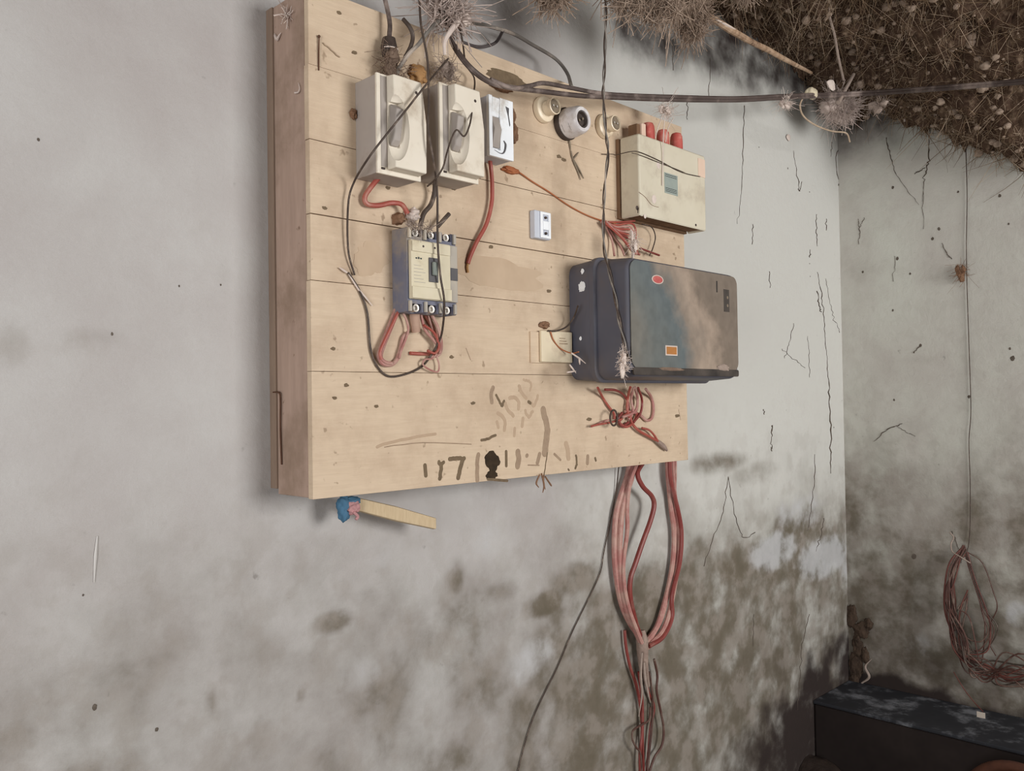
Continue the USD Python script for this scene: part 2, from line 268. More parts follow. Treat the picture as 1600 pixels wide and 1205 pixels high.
# ------------------------------------------------------------------ the room
RH, RX, RY = 2.92, -5.2, -4.0
BLOBS = {'b': [], 'r': []}
def grid_wall(u0, u1, z0, z1, step, to3d, density):
    nu, nz = int(round((u1-u0)/step))+1, int(round((z1-z0)/step))+1
    u, z = np.meshgrid(np.linspace(u0, u1, nu), np.linspace(z0, z1, nz)); u, z = u.ravel(), z.ravel()
    i, j = np.meshgrid(np.arange(nz-1), np.arange(nu-1), indexing='ij'); a = (i*nu+j).ravel()
    f = np.vstack([np.stack([a, a+1, a+nu+1], 1), np.stack([a, a+nu+1, a+nu], 1)])
    return trimesh.Trimesh(to3d(u, z), f, process=False), density(u, z)
sm = lambda x, a, b: np.clip((x-a)/(b-a), 0, 1)**2*(3-2*np.clip((x-a)/(b-a), 0, 1))
def dabs(u, z, lst, P, axis):                    # stain patches: (pixel x, pixel y, rx, ry, amount)
    out = np.zeros_like(u)
    for x, y, rx, ry, k in lst:
        c = P(x, y); e = P(x+rx, y); t = P(x, y-ry)
        out = np.maximum(out, k*np.exp(-1.2*(((u-c[axis])/abs(e[axis]-c[axis]))**2+((z-c[2])/abs(t[2]-c[2]))**2)**1.4))
    return out
MOLD_B = [(520, 972, 42, 26, .9), (575, 935, 40, 28, .55), (712, 905, 22, 42, .75), (850, 945, 45, 30, .95), (905, 905, 60, 45, .8), (775, 930, 60, 35, .55), (790, 985, 35, 60, .6),
          (665, 1010, 50, 25, .45), (870, 850, 40, 30, .3), (1120, 725, 60, 22, .7), (1180, 740, 50, 25, .55), (885, 1010, 50, 45, .8), (760, 1075, 60, 40, .5), (600, 1150, 60, 30, .5), (700, 1160, 90, 40, .6),
          (330, 1100, 12, 36, .7), (470, 1085, 12, 18, .7), (140, 530, 75, 26, .38), (20, 540, 40, 60, .35), (150, 1095, 20, 16, .5), (170, 950, 40, 50, .2), (310, 1000, 30, 40, .25), (440, 1180, 50, 30, .3),
          (350, 425, 22, 40, .25), (640, 880, 40, 22, .35), (1150, 900, 70, 60, .45), (1090, 830, 40, 60, .3), (30, 1160, 60, 60, .3), (350, 880, 50, 40, .15), (290, 350, 60, 20, .15),
          (950, 1130, 40, 60, .6), (1080, 1000, 60, 70, .5), (860, 1150, 60, 40, .6), (1140, 1050, 60, 60, .6), (1240, 980, 60, 60, .75)]
WHITE_B = [(1210, 860, 45, 40, .9), (1290, 870, 50, 40, 1.), (1250, 800, 60, 50, .6), (1330, 890, 20, 40, .8), (600, 860, 60, 50, .5), (760, 850, 40, 60, .5), (830, 1030, 60, 60, .6), (560, 1050, 60, 60, .5), (1000, 890, 30, 30, .3), (1140, 1090, 60, 25, .3)]
SOOT_SHADE_B = [(770, 15, 70, 60, .9), (800, 40, 60, 30, .5), (700, -10, 80, 40, .9), (985, 40, 40, 70, 1.5), (1040, 75, 60, 55, 1.8), (1120, 90, 90, 50, 1.9), (1210, 110, 90, 44, 1.9), (1290, 140, 70, 40, 1.9), (1320, 180, 40, 30, 1.2), (1240, 170, 60, 25, .7), (1120, 150, 80, 24, .6)]  # soot around and under the straw, part of it shade painted as colour
def dens_b(u, z):
    nz = meshkit.fbm(np.stack([u*3, z*3, 0*u], 1), 4, 3)
    r = dabs(u, z, MOLD_B, W, 0)
    low = np.minimum(.84, sm(z, 1.32, 0.75)*sm(u, -1.9, -1.0)*0.62+sm(z, 1.28, 0.85)*sm(u, -2.6, -1.9)*0.62+sm(z, 1.25, 0.7)*sm(u, -1.1, -0.1)*0.3)  # mould low on the wall, deepened to carry the falloff of light
    r = np.maximum(r, low*(0.55+0.9*nz)); r = np.maximum(r, 0.55*sm(z, 1.62, 0.85)*(.35+1.3*meshkit.fbm(np.stack([u*5, z*5, 0*u+4], 1), 4, 8)))  # broad downward darkening: light falloff painted in with the mould
    g = dabs(u, z, SOOT_SHADE_B, W, 0)*(.25+.45*nz)
    g = np.maximum(g, sm(z, 2.46+0.3*(nz-.5), 2.66)*.85*sm(u, -1.35, -0.9))  # soot band under the straw, with the straw's shade painted in
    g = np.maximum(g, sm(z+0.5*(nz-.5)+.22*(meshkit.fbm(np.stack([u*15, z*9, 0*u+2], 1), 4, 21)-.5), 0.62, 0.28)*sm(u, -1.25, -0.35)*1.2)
    g = np.maximum(g, 0.6*sm(z, 1.15, 0.3)*sm(u, -1.6, 0)*(.3+nz))  # lower right: soot plus falloff of light put into the colour
    b = dabs(u, z, WHITE_B, W, 0)
    r = np.minimum(r, .85)
    return np.clip(np.stack([r*1.05, g, b*1.2], 1), 0, 2)
MOLD_R = [(1430, 850, 50, 25, .7), (1400, 880, 50, 40, .6), (1530, 790, 70, 40, .6), (1550, 850, 60, 60, .7), (1390, 705, 50, 14, .5), (1440, 560, 30, 16, .35), (1350, 420, 40, 40, .3), (1480, 430, 60, 14, .25), (1360, 940, 40, 40, .4), (1590, 900, 30, 60, .6), (1340, 770, 30, 40, .5), (1340, 300, 30, 40, .25), (1400, 830, 40, 20, .6)]
WHITE_R = [(1440, 1010, 60, 30, .5), (1590, 960, 30, 30, .7), (1580, 400, 40, 60, .3), (1380, 790, 20, 20, .3)]
def dens_r(u, z):
    nz = meshkit.fbm(np.stack([u*3, z*3, 0*u+9], 1), 4, 5)
    r = dabs(u, z, MOLD_R, RW, 1)
    r = np.maximum(r, (0.26*sm(z, 1.95, 1.6)+0.55*sm(z, 1.5, 0.9))*(0.5+nz))  # mould tone, deepened low down to stand in for light falloff
    r = np.maximum(r, 0.16*(0.4+nz))
    r = np.minimum(r, .8)
    g = sm(z, 2.28+0.35*(nz-.5), 2.55)*.7  # soot below the straw, part of it shade put into the colour
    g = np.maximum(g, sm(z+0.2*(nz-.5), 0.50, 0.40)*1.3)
    g = np.maximum(g, sm(z, 1.25, 0.4)*0.42)  # lower wall darkened for falloff of light, on top of the grime
    return np.clip(np.stack([r, g, dabs(u, z, WHITE_R, RW, 1)*1.2], 1), 0, 2)

wb = Thing('wall_back', kind='structure')
m, st = grid_wall(-3.6, 0, 0, RH, 0.009, lambda u, z: np.stack([u, 0*u, z], 1), dens_b); wb.add('plaster', m, PL1, False, stain_shade=st)
wb.add('wall_end', box(RX, -3.6, 0, 0.1, 0, RH), DIM, False); wb.add('masonry', box(-3.6, 0.1, 0.004, 0.1, 0, RH), DIM, False)
wr = Thing('wall_right', kind='structure')
m, st = grid_wall(-1.7, 0, 0, RH, 0.009, lambda u, z: np.stack([0*u, u, z], 1)[:, [0, 1, 2]], dens_r); m.faces = m.faces[:, ::-1]; wr.add('plaster', m, PL2, False, stain_shade=st)
wr.add('wall_end', box(0, 0.1, RY, -1.7, 0, RH), DIM, False); wr.add('masonry', box(0.004, 0.1, -1.7, 0.0, 0, RH), DIM, False)
wl = Thing('wall_left', kind='structure')
wl.add('masonry', cat(box(RX-.1, RX, RY, DY-DW/2, 0, RH), box(RX-.1, RX, DY+DW/2, 0, 0, RH), box(RX-.1, RX, DY-DW/2, DY+DW/2, 0, DZ-DH/2), box(RX-.1, RX, DY-DW/2, DY+DW/2, DZ+DH/2, RH)), DIM, False)
wf = Thing('wall_front', kind='structure')
x0, x1, z0, z1 = WX-WW/2, WX+WW/2, WZ-WH/2, WZ+WH/2
wf.add('masonry', cat(box(RX, x0, RY-.1, RY, 0, RH), box(x1, 0, RY-.1, RY, 0, RH), box(x0, x1, RY-.1, RY, 0, z0), box(x0, x1, RY-.1, RY, z1, RH)), DIM, False)
fl = Thing('floor', kind='structure'); fl.add('earth', box(RX-.1, .1, RY-.1, .1, -.1, 0), FLOOR, False)
ce = Thing('ceiling', kind='structure'); ce.add('boards', box(RX-.1, .1, RY-.1, .1, RH, RH+.1), CEIL, False)

# soot streaks, drips and cracks that stand on the plaster (pieces of the walls)
def streak(t, P, pts, w, mat=SOOT, off=0.0008, name='soot_streak'):
    g = np.random.default_rng(int(pts[0][0]*7+pts[0][1])); q = spline([(x, y, 0) for x, y in pts], 7); q[1:-1, :2] += g.normal(size=(len(q)-2, 2))*(.9, .5)
    ww = np.interp(np.linspace(0, 1, len(q)), np.linspace(0, 1, len(np.atleast_1d(w))), np.atleast_1d(w))*g.uniform(.5, 1.35, len(q))*.00105
    t.add(name, tube([P(a[0], a[1], off) for a in q], ww, 5, smooth=False), mat)
for pts, w in [([(1163, 165), (1161, 230), (1158, 300), (1152, 350)], (1.6, 1, .4)), ([(1240, 235), (1245, 270), (1249, 298), (1253, 284)], (.5, 1.6, 1)), ([(1176, 350), (1175, 382)], 1.2), ([(1202, 424), (1203, 450)], 1.),
               ([(1276, 335), (1275, 360), (1277, 385)], (1, 1.8, .8)), ([(1291, 342), (1291, 360)], (1.2, 1.8)), ([(1266, 390), (1265, 402)], (1.5, 2.)), ([(1277, 425), (1282, 450), (1286, 480), (1289, 520), (1292, 560), (1295, 600), (1297, 650), (1298, 700), (1298, 740)], (.8, 1.6, 1., .9, 2.2, 2.4, 1.4)),
               ([(1276, 455), (1281, 480), (1284, 488)], (2, 2.4, 1)), ([(1290, 435), (1296, 470), (1304, 500), (1312, 520)], .7), ([(1262, 525), (1264, 560), (1265, 590)], (.6, 1.2, .6)), ([(1240, 505), (1234, 535), (1226, 560)], .8), ([(1222, 545), (1238, 560), (1258, 575)], .7),
               ([(1206, 665), (1205, 690), (1206, 705)], (2.6, 1., 2.2)), ([(1193, 640), (1194, 648)], (1.4, 1.2)), ([(1138, 745), (1130, 800), (1115, 840), (1100, 885)], (.9, 1.2, .9)), ([(1138, 745), (1150, 810), (1163, 840), (1180, 832)], (.9, 1.2, 1.)),
               ([(1273, 710), (1272, 760), (1262, 830)], (1.2, 1.4, .6)), ([(1287, 810), (1282, 840), (1275, 862)], (2., 1.4, .6)), ([(1265, 960), (1255, 1000), (1250, 1060), (1246, 1110)], (1, 1.2, .7)), ([(1178, 960), (1177, 1010)], .8), ([(1108, 152), (1110, 90)], .9), ([(1074, 160), (1074, 187)], .9), ([(1052, 110), (1052, 60)], 1.1),
               ([(1310, 225), (1307, 250), (1310, 290)], (2.2, 1, 2)), ([(1300, 222), (1298, 245)], (1.4, .5)), ([(200, 935), (176, 975), (184, 1060)], .0)][:-1]:
    streak(wb, W, pts, w)
for x, y, r in [(1231, 263, 3), (1265, 412, 2), (1266, 432, 2), (1205, 700, 3), (60, 218, 2), (345, 445, 1.5), (280, 447, 1.5), (175, 522, 2), (148, 1105, 4), (245, 1140, 3), (1303, 668, 2.5), (1265, 300, 2), (1186, 230, 2), (130, 930, 1.5)]:
    wb.add('soot_spot', blob(W(x, y, .0005), (r*.0009, .0007, r*.0013), int(x), .5, 1.5, 1), SOOT)
for pts, w in [([(1385, 215), (1390, 240), (1399, 270), (1420, 300), (1436, 320)], (2., 1.5, .8, .5)), ([(1452, 195), (1451, 240), (1449, 262), (1443, 285), (1441, 315)], (1., 2.4, 2.2, 1.2, .4)), ([(1446, 262), (1436, 268), (1429, 271)], (1, 2.4, 1.4)), ([(1443, 300), (1443, 358)], .6),
               ([(1341, 342), (1343, 360), (1342, 382)], (1, 1.6, .8)), ([(1350, 340), (1344, 355)], 1.), ([(1472, 380), (1480, 398), (1488, 405)], (.8, 1.8, 1)), ([(1365, 690), (1385, 672), (1410, 662)], (.8, 2.2, 1.2)), ([(1400, 665), (1415, 675), (1430, 682)], .8), ([(1398, 400), (1396, 440)], .6), ([(1502, 880), (1494, 850), (1487, 830)], 1.2), ([(1428, 552), (1438, 540)], (2.5, 1.5))]:
    streak(wr, RW, pts, w)
for x, y, r in [(1395, 293, 4), (1402, 404, 4), (1467, 358, 4), (1457, 373, 4), (1422, 428, 3), (1348, 425, 3), (1438, 540, 4), (1562, 306, 4), (1497, 300, 3), (1582, 560, 6), (1578, 545, 3), (1397, 625, 3), (1514, 620, 4), (1576, 350, 2.5), (1428, 870, 7), (1395, 485, 3)]:
    wr.add('soot_spot', blob(RW(x, y, .0005), (.0007, r*.0012, r*.0015), int(x), .5, 1.5, 1), SOOT)
wb.add('gouge', tube(Ws([(152, 838, .0008), (149, 870, .0008), (147, 910, .0008)]), (.0012, .0025, .001), 5), M('scraped_plaster', (206, 203, 200), rough=.9))

# ------------------------------------------------------------------ wooden meter board
T = 0.139                                         # its front stands this far from the wall
BX0, BX1 = -2.456, -1.292
board = Thing('wooden_board', 'large pale wooden meter board of six horizontal planks on a brown box frame', 'board', (BX0, 0, 1.334))
SEAM = [1.334, 1.557, 1.716, 1.833, 1.964, 2.096, 2.236]
rnd = random.Random(4); planks, PJ = [], []
for k in range(6):
    j = rnd.uniform(-.0006, .0006); PJ.append(j); g = .0007 if k in (2, 3) else .0003
    planks.append(board.add('plank', rbox(BX0+rnd.uniform(0, .002), BX1-rnd.uniform(0, .002), -T+j, -T+.014, SEAM[k]+g, SEAM[k+1]-g, .0008, 8), WOOD, 30))
board.add('side_panel', rbox(BX0+.001, BX0+.02, -T+.0145, -.022, 1.336, 2.234, .0015), WOODS, 30)
board.add('side_strip', rbox(BX0-.002, BX0+.016, -.0215, 0, 1.346, 2.234, .001), WOODE, 30)
board.add('side_panel', rbox(BX1-.02, BX1-.001, -T+.0145, 0, 1.336, 2.234, .0015), WOODS, 30)
board.add('top_panel', rbox(BX0+.0205, BX1-.0205, -T+.0145, 0, 2.216, 2.234, .0015), WOODS, 30)
MK = [0]
def rise(): MK[0] += 1; return .00025+.000012*(MK[0] % 60)
def mark(k, pts, w, mat=PAINTB, name='painted_mark'):
    p = [W(x, y, T) for x, y in pts]
    if len(p) > 2: p = spline(p, 4)
    g = np.random.default_rng(int(pts[0][0]*31+pts[0][1])); ls = LineString([(q[0]+g.normal()*.0006, q[2]+g.normal()*.0006) for q in p]) if len(p) > 1 else None
    board.add(name, plate(ls.buffer(w*.00072, quad_segs=4), -T+PJ[k]+.0001, rise()), mat, False, under=planks[k])
def patch(k, x, y, rx, ry, mat, name, seed=1, amp=.3):
    c = W(x, y, T); sx, sz = abs(W(x+rx, y, T)[0]-c[0]), abs(W(x, y+ry, T)[2]-c[2]); a = np.linspace(0, 2*np.pi, 40, endpoint=False)
    rr = 1+amp*(2*meshkit.fbm(np.stack([np.cos(a)*1.7+seed, np.sin(a)*1.7, 0*a], 1), 3, seed)-1)
    board.add(name, plate(Polygon(np.stack([c[0]+sx*rr*np.cos(a), c[2]+sz*rr*np.sin(a)], 1)), -T+PJ[k]+.0001, rise()), mat, False, under=planks[k])
for pts, w in [([(770, 606), (767, 616), (768, 628)], 7), ([(818, 594), (826, 596), (830, 602), (828, 610)], 4), ([(811, 603), (814, 612), (822, 622)], 6), ([(796, 622), (804, 621), (810, 628), (810, 638)], 6), ([(789, 630), (792, 638), (802, 650)], 6),
               ([(778, 646), (786, 652), (789, 662), (788, 672)], 6), ([(840, 619), (835, 634), (827, 628)], 5), ([(820, 642), (826, 652), (832, 643)], 5), ([(817, 654), (816, 666)], 6), ([(804, 670), (803, 681)], 5), ([(777, 659), (778, 668)], 5)]:
    mark(0, pts, w, PAINTF if w < 6.5 else PAINTB)
mark(0, [(775, 618), (780, 627), (784, 634), (787, 627)], 4, PAINTD)
mark(0, [(826, 628), (829, 630)], 5, PAINTD)
mark(0, [(848, 641), (851, 652), (854, 664), (855, 676)], 12, PAINTB, 'drip_stain'); mark(0, [(855, 672), (853, 690), (851, 708)], 13, PAINTB, 'drip_stain'); mark(0, [(855, 708), (853, 722), (850, 742)], 2, PAINTD, 'drip_stain')
for pts, w, mt in [([(664, 728), (665, 743)], 6, PAINTD), ([(685, 722), (689, 727), (693, 722)], 5, PAINTD), ([(689, 726), (689, 736), (687, 748)], 6, PAINTD), ([(702, 718), (713, 716), (725, 717)], 6, PAINTD), ([(723, 719), (719, 732), (716, 746)], 7, PAINTD), ([(747, 711), (745, 730), (746, 750)], 7, PAINTB),
                   ([(791, 706), (791, 728)], 5, PAINTD), ([(809, 706), (810, 718), (808, 728)], 10, PAINTB), ([(823, 711), (823, 713)], 6, PAINTB), ([(825, 727), (842, 728)], 2, PAINTB), ([(843, 710), (839, 724)], 7, PAINTB), ([(866, 710), (875, 719)], 4, PAINTB), ([(884, 694), (887, 704), (888, 716)], 9, PAINTF), ([(900, 712), (901, 724), (899, 732)], 4, PAINTD),
                   ([(888, 734), (889, 734.5)], 3, PAINTD), ([(918, 714), (917, 724)], 7, PAINTB), ([(930, 716), (931, 719)], 4, PAINTD), ([(752, 688), (764, 685), (774, 680)], 4, PAINTD), ([(590, 697), (625, 688), (680, 678)], 4, PAINTF), ([(600, 699), (660, 692), (736, 694)], 1.4, PAINTB)]:
    mark(0, pts, w, mt)
patch(0, 769, 722, 12, 15, BURN, 'burn_mark', 3, .35); patch(0, 768, 742, 9, 9, BURN, 'burn_mark', 6, .5); mark(0, [(762, 749), (792, 752)], 4, PAINTD)
patch(2, 780, 428, 66, 26, DAMP, 'damp_patch', 2, .4); patch(2, 580, 405, 24, 26, DAMP, 'damp_patch', 9, .6)
for k, x, y in [(2, 767, 386), (3, 507, 325), (2, 858, 455), (0, 541, 602), (0, 522, 622), (0, 588, 635), (3, 873, 245), (3, 881, 250), (0, 739, 630), (1, 705, 558), (4, 553, 82), (5, 530, 20), (0, 1058, 650), (0, 920, 655), (1, 520, 545), (3, 606, 294), (3, 709, 295)]:
    patch(k, x, y, 3.5, 2.6, PAINTD, 'nail_hole' if k else 'stain_spot', int(x), .5)
for k, pts in [(4, [(505, 68), (517, 78), (530, 90)]), (0, [(1060, 640), (1063, 655)]), (1, [(728, 545), (735, 562)])]: mark(k, pts, 1.5, PAINTB, 'scratch')

n = Thing('wire_nail', 'thin rusty wire nail upright at the top left of the wooden board', 'nail', W(498, 110, T))
n.add('shank', tube(Ws([(498.5, 57, T+.003), (498, 85, T+.002), (498, 110, T+.0015)]), .0012, 6), NAIL); n.add('nail_head', blob(W(498.5, 57, T+.003), .0028, 1, .2, 1, 1), NAIL)
n = Thing('bent_rod', 'thin dark bent rod hooked into the brown left side of the wooden board', 'hook', (BX0, -.05, 1.4))
SX = lambda px, py, d=.003: (lambda q: CAM+q*((BX0-d-CAM[0])/q[0]))(ray(px, py))
n.add('rod', tube([SX(427, 613, .001), SX(436, 614, .004), SX(438, 625), SX(438, 670), SX(440, 726, .001)], .0016, 6), NAIL)
for i, (x, y) in enumerate([(433, 56), (463, 141), (449, 22)]):
    n = Thing('feather_scrap', ['white split feather scrap stuck on the board side near the top', 'small white curled scrap on the board side below the white feather', 'grey web scrap on the board side highest up'][i], 'scrap', SX(x, y))
    n.add('scrap', cat(tube([SX(x, y+6), SX(x-3, y), SX(x-4, y-4)], (.0034, .0026, .0006), 5), tube([SX(x, y+6), SX(x+3, y), SX(x+6, y-5)], (.0026, .0018, .0005), 5)) if i == 0 else tube([SX(x-2, y+4), SX(x+3, y+3), SX(x+5, y-3), SX(x+3, y-12)], (.0022, .0014, .001, .0005), 5) if i == 1 else fibres(SX(x, y), (.004, .008, .01), 14, 77, r=.0007, ln=(.01, .03), core=False), FLUFF)

# ------------------------------------------------------------------ isolator switches
def isolator():
    x0, x1, z0, z1 = -2.358, -2.262, 1.909, 2.086; yb = -T; yf = -T-.062
    t = Thing('isolator_switch', 'left grey isolator switch with cream front, nearest the brown board side', 'switch', (x0, yb, z0), 'grey isolator switches')
    t.add('body', rbox(x0, x1, yf, yb, z0, z1, .002), GREY, 30)
    rim = mani(rbox(x0-.0015, x1+.0015, yf-.006, yf-.0003, z0-.0015, z1+.0015, .0015))-box(x0+.006, x1-.004, yf-.02, yf-.0035, z0+.006, z1+.002)
    t.add('cover_rim', rim, CREAM, 30)
    blk = m3.Manifold.batch_hull([m3.Manifold.sphere(.003, 10).translate(p) for p in [(x0+.0245, yf-.026, z0+.011), (x1-.006, yf-.026, z0+.011), (x0+.0245, yf-.006, z0+.011), (x1-.003, yf-.006, z0+.011),
                                 (x0+.0245, yf-.022, z1-.004), (x1-.012, yf-.022, z1-.004), (x0+.0245, yf-.006, z1-.002), (x1-.003, yf-.006, z1-.002), (x1-.005, yf-.026, z0+.1)]])
    scoop = m3.Manifold.sphere(1, 40).scale((.030, .024, .060)).translate((x0+.024, yf-.03, z0+.080))
    slot = box(x0+.010, x0+.042, yf-.05, yf-.0095, z0+.048, z0+.128)
    t.add('cover_block', blk-scoop-slot, CREAM, 25)
    t.add('groove', box(x0+.0065, x0+.0215, yf-.0043, yf-.0036, z0+.0125, z1-.002), HANDLE, False)
    h = m3.Manifold.batch_hull([m3.Manifold.sphere(.003, 8).translate(p) for p in [(x0+.026, yf-.0125, z0+.053), (x0+.038, yf-.0125, z0+.053), (x0+.026, yf-.0125, z0+.122), (x0+.038, yf-.0125, z0+.122), (x0+.026, yf-.028, z0+.112), (x0+.037, yf-.028, z0+.112), (x0+.026, yf-.019, z0+.060), (x0+.037, yf-.019, z0+.060)]])
    t.add('handle', h, HANDLE, 30)
    for zz in (z0+.033, z1-.024):
        t.add('screw', lathe([(0, .0275), (.004, .0275), (.0055, .0265), (.0055, .02), (0, .02)], (x1-.024, yf, zz), 14) if zz < 2 else lathe([(0, .0265), (.003, .0265), (.0035, .02), (0, .02)], (x1-.024, yf, zz), 12), STEEL if zz < 2 else DARK)
    t.add('cover_clip', rbox(x0+.008, x0+.016, yf-.005, yf-.0037, z0+.007, z0+.011, .0005), DARK)
    return t
iso = isolator()
copy_of(iso, (.146, 0, .020), 'right grey isolator switch beside the small white switch, under a grey dust nest')
# small white switch
x0, x1, z0, z1, yf = -2.066, -1.998, 2.000, 2.123, -T-.042
t = Thing('small_isolator', 'small white isolator switch with dark cracks, right of the two grey switches', 'switch', (x0, -T, z0))
t.add('body', rbox(x0, x1, yf, -T, z0, z1, .0015), WHITES, 30)
cv = mani(rbox(x0-.001, x1+.001, yf-.009, yf-.0003, z0-.001, z1+.001, .0015))-box(x0+.008, x0+.030, yf-.02, yf-.003, z0+.014, z1+.01)
t.add('cover', cv, WHITE, 30)
t.add('rocker', m3.Manifold.batch_hull([m3.Manifold.sphere(.002, 8).translate(p) for p in [(x0+.0105, yf-.005, z0+.02), (x0+.0275, yf-.005, z0+.02), (x0+.0105, yf-.005, z0+.08), (x0+.0275, yf-.005, z0+.08), (x0+.0105, yf-.013, z0+.055), (x0+.0275, yf-.013, z0+.055)]]), HANDLE, 30)
t.add('rocker', m3.Manifold.batch_hull([m3.Manifold.sphere(.002, 8).translate(p) for p in [(x0+.0105, yf-.005, z0+.084), (x0+.0275, yf-.005, z0+.084), (x0+.0105, yf-.008, z1-.004), (x0+.0275, yf-.008, z1-.004)]]), WHITE, 30)
t.add('crack', plate(Polygon([(x0+.046, z1-.014), (x0+.056, z1-.016), (x0+.055, z1-.03), (x0+.059, z1-.05), (x0+.057, z1-.054), (x0+.053, z1-.034)]), yf-.0091, .0004), MDARK, False)
t.add('crack', tube([(x0+.012, yf-.0092, z0+.012), (x0+.03, yf-.0095, z0+.008), (x0+.04, yf-.0095, z0+.013), (x0+.044, yf-.0095, z0+.028), (x0+.039, yf-.0095, z0+.036)], (.0004, .0008, .002, .0024, .001), 6), MDARK)

# ------------------------------------------------------------------ circuit breaker
x0, x1, z0, z1 = -2.279, -2.158, 1.668, 1.826; yf = -T-.046
t = Thing('circuit_breaker', 'three pole moulded case circuit breaker, blue grey sides and cream face', 'circuit breaker', (x0, -T, z0))
bd = mani(rbox(x0, x1, yf, -T, z0, z1, .002))
for zc in (z0, z1):                                # terminal pockets top and bottom
    for k in range(3):
        xc = x0+.022+k*.038; bd -= box(xc-.012, xc+.012, yf-.01, yf+.02, zc-.016 if zc == z1 else zc-.01, zc+.01 if zc == z1 else zc+.016)
t.add('body', bd, MBLUE, 30)
for k in range(4):
    for z in (z0+.001, z1-.021): t.add('terminal_shroud', rbox(x0+.001+k*.0368, x0+.007+k*.0368, yf-.006, yf-.0003, z, z+.02, .001), MGREY, 30)
t.add('face', rbox(x0+.003, x1-.022, yf-.009, yf-.0003, z0+.024, z1-.024, .0015), MCREAM, 30)
t.add('face_side', rbox(x1-.0217, x1-.002, yf-.007, yf-.0003, z0+.024, z1-.024, .0015), MGREY, 30)
t.add('face_step', rbox(x0+.003, x1-.022, yf-.0125, yf-.0093, z0+.025, z0+.047, .001), MCREAM, 30)
t.add('face_step', rbox(x0+.004, x1-.024, yf-.0115, yf-.0093, z1-.046, z1-.026, .001), MCREAM, 30)
t.add('toggle_window', rbox(x0+.044, x0+.066, yf-.0115, yf-.0093, z0+.058, z0+.104, .0008), MDARK, 30)
t.add('toggle', rbox(x0+.049, x0+.0605, yf-.018, yf-.0117, z0+.070, z0+.096, .0025, 10), TOGGLE, 30)
t.add('trip_label', rbox(x1-.0215, x1-.003, yf-.0085, yf-.0072, z0+.066, z0+.090, .0004), MDARK, 30)
for k in range(6): t.add('rating_print', box(x0+.009, x0+.036-(k % 3)*.005, yf-.0094, yf-.0089, z0+.055+k*.0062, z0+.0560+k*.0062), MGREY, False)
t.add('maker_print', cat(*[box(x0+.013+k*.0055, x0+.0168+k*.0055, yf-.0094, yf-.0089, z0+.0985, z0+.1012+.0012*(k % 2)) for k in range(3)]), INK, False)
for k in range(3):
    xc = x0+.022+k*.038
    for zc in (z0+.0085, z1-.0085):
        t.add('terminal_screw', lathe([(0, -.002), (.0035, -.002), (.0042, .003), (.0075, .0035), (.0075, -.012), (0, -.012)], (xc, yf+.006, zc), 14), STEEL, 40)
    if k < 2: t.add('screw_hole', lathe([(0, .0003), (.0022, .0003), (.0022, -.001), (0, -.001)], (x0+.03+k*.028, yf-.0115, z1-.035), 10), DARK)

for i, (px, py) in enumerate([(652, 356), (668, 358), (640, 350)]): t.add('dust_web', fibres(W(px, py, T+.05), (.014, .008, .007), 22, 70+i, ln=(.008, .02), core=False), FLUFFG, False, kind='stuff')

# ------------------------------------------------------------------ three lamp holders
def holder(cx, cz, label):
    t = Thing('lamp_holder', label, 'lamp holder', (cx, -T, cz), 'cream lamp holders on the board')
    t.add('flange', lathe([(0, 0), (.029, 0), (.030, .004), (.028, .012), (.022, .016), (0, .016)], (cx, -T, cz)), PORC, 40)
    t.add('neck', lathe([(0, .0162), (.017, .0162), (.0165, .026), (.0185, .028), (.0185, .040), (.0165, .041), (.0155, .033), (0, .033)], (cx, -T, cz)), PORC, 40)
    t.add('socket', lathe([(0, .0332), (.0153, .0332), (.0150, .0375), (.010, .0385), (0, .037)], (cx, -T, cz), 20), SOCK, 40)
    for s in (-1, 1): t.add('contact', lathe([(0, .0376), (.0022, .0395), (.0022, .041), (0, .0412)], (cx+s*.006, -T, cz), 8), STEEL, 40)
    return t
c1 = W(851, 171, T+.008); c3 = W(946, 197, T+.008)
h1 = holder(c1[0], c1[2], 'cream porcelain lamp holder left of the big white one')
copy_of(h1, (c3[0]-c1[0], 0, c3[2]-c1[2]), 'cream porcelain lamp holder right of the big white one, next to the hanging wire')
c = W(888, 193, T+.012)
t = Thing('white_lamp_holder', 'larger white drum shaped holder with dark base and open black mouth, middle of three', 'lamp holder', (c[0], -T, c[2]))
q = (c[0], -T, c[2])
t.add('base', lathe([(0, 0), (.037, 0), (.0375, .010), (.036, .013), (0, .013)], q, 32), DARK, 40)
t.add('drum', lathe([(0, .0132), (.0345, .0132), (.0345, .026), (.031, .050), (.0275, .0555), (.020, .0555), (.0195, .044), (0, .044)], q, 36), PORCW, 30)
t.add('mouth', lathe([(0, .0442), (.0192, .0442), (.0185, .0535), (.0165, .0535), (.0145, .0465), (0, .0465)], q, 28), DARK, 30)
t.add('contact', cat(*[lathe([(0, .047), (.003, .049), (.003, .0515), (0, .052)], (q[0]+s*.006, q[1], q[2]+s*.003), 8) for s in (-1, 1)]), SOCK, 40)
for k in range(6):
    a0, a1 = np.radians(200+k*0), np.radians(232)
    zz = .020+k*.0036; t.add('print_line', tube([(q[0]+.0342*(1-(zz-.02)*2.8)*math.cos(a), -T-zz, q[2]+.0342*(1-(zz-.02)*2.8)*math.sin(a)) for a in np.linspace(a0, a1, 6)], .0005, 4, smooth=False), INK)

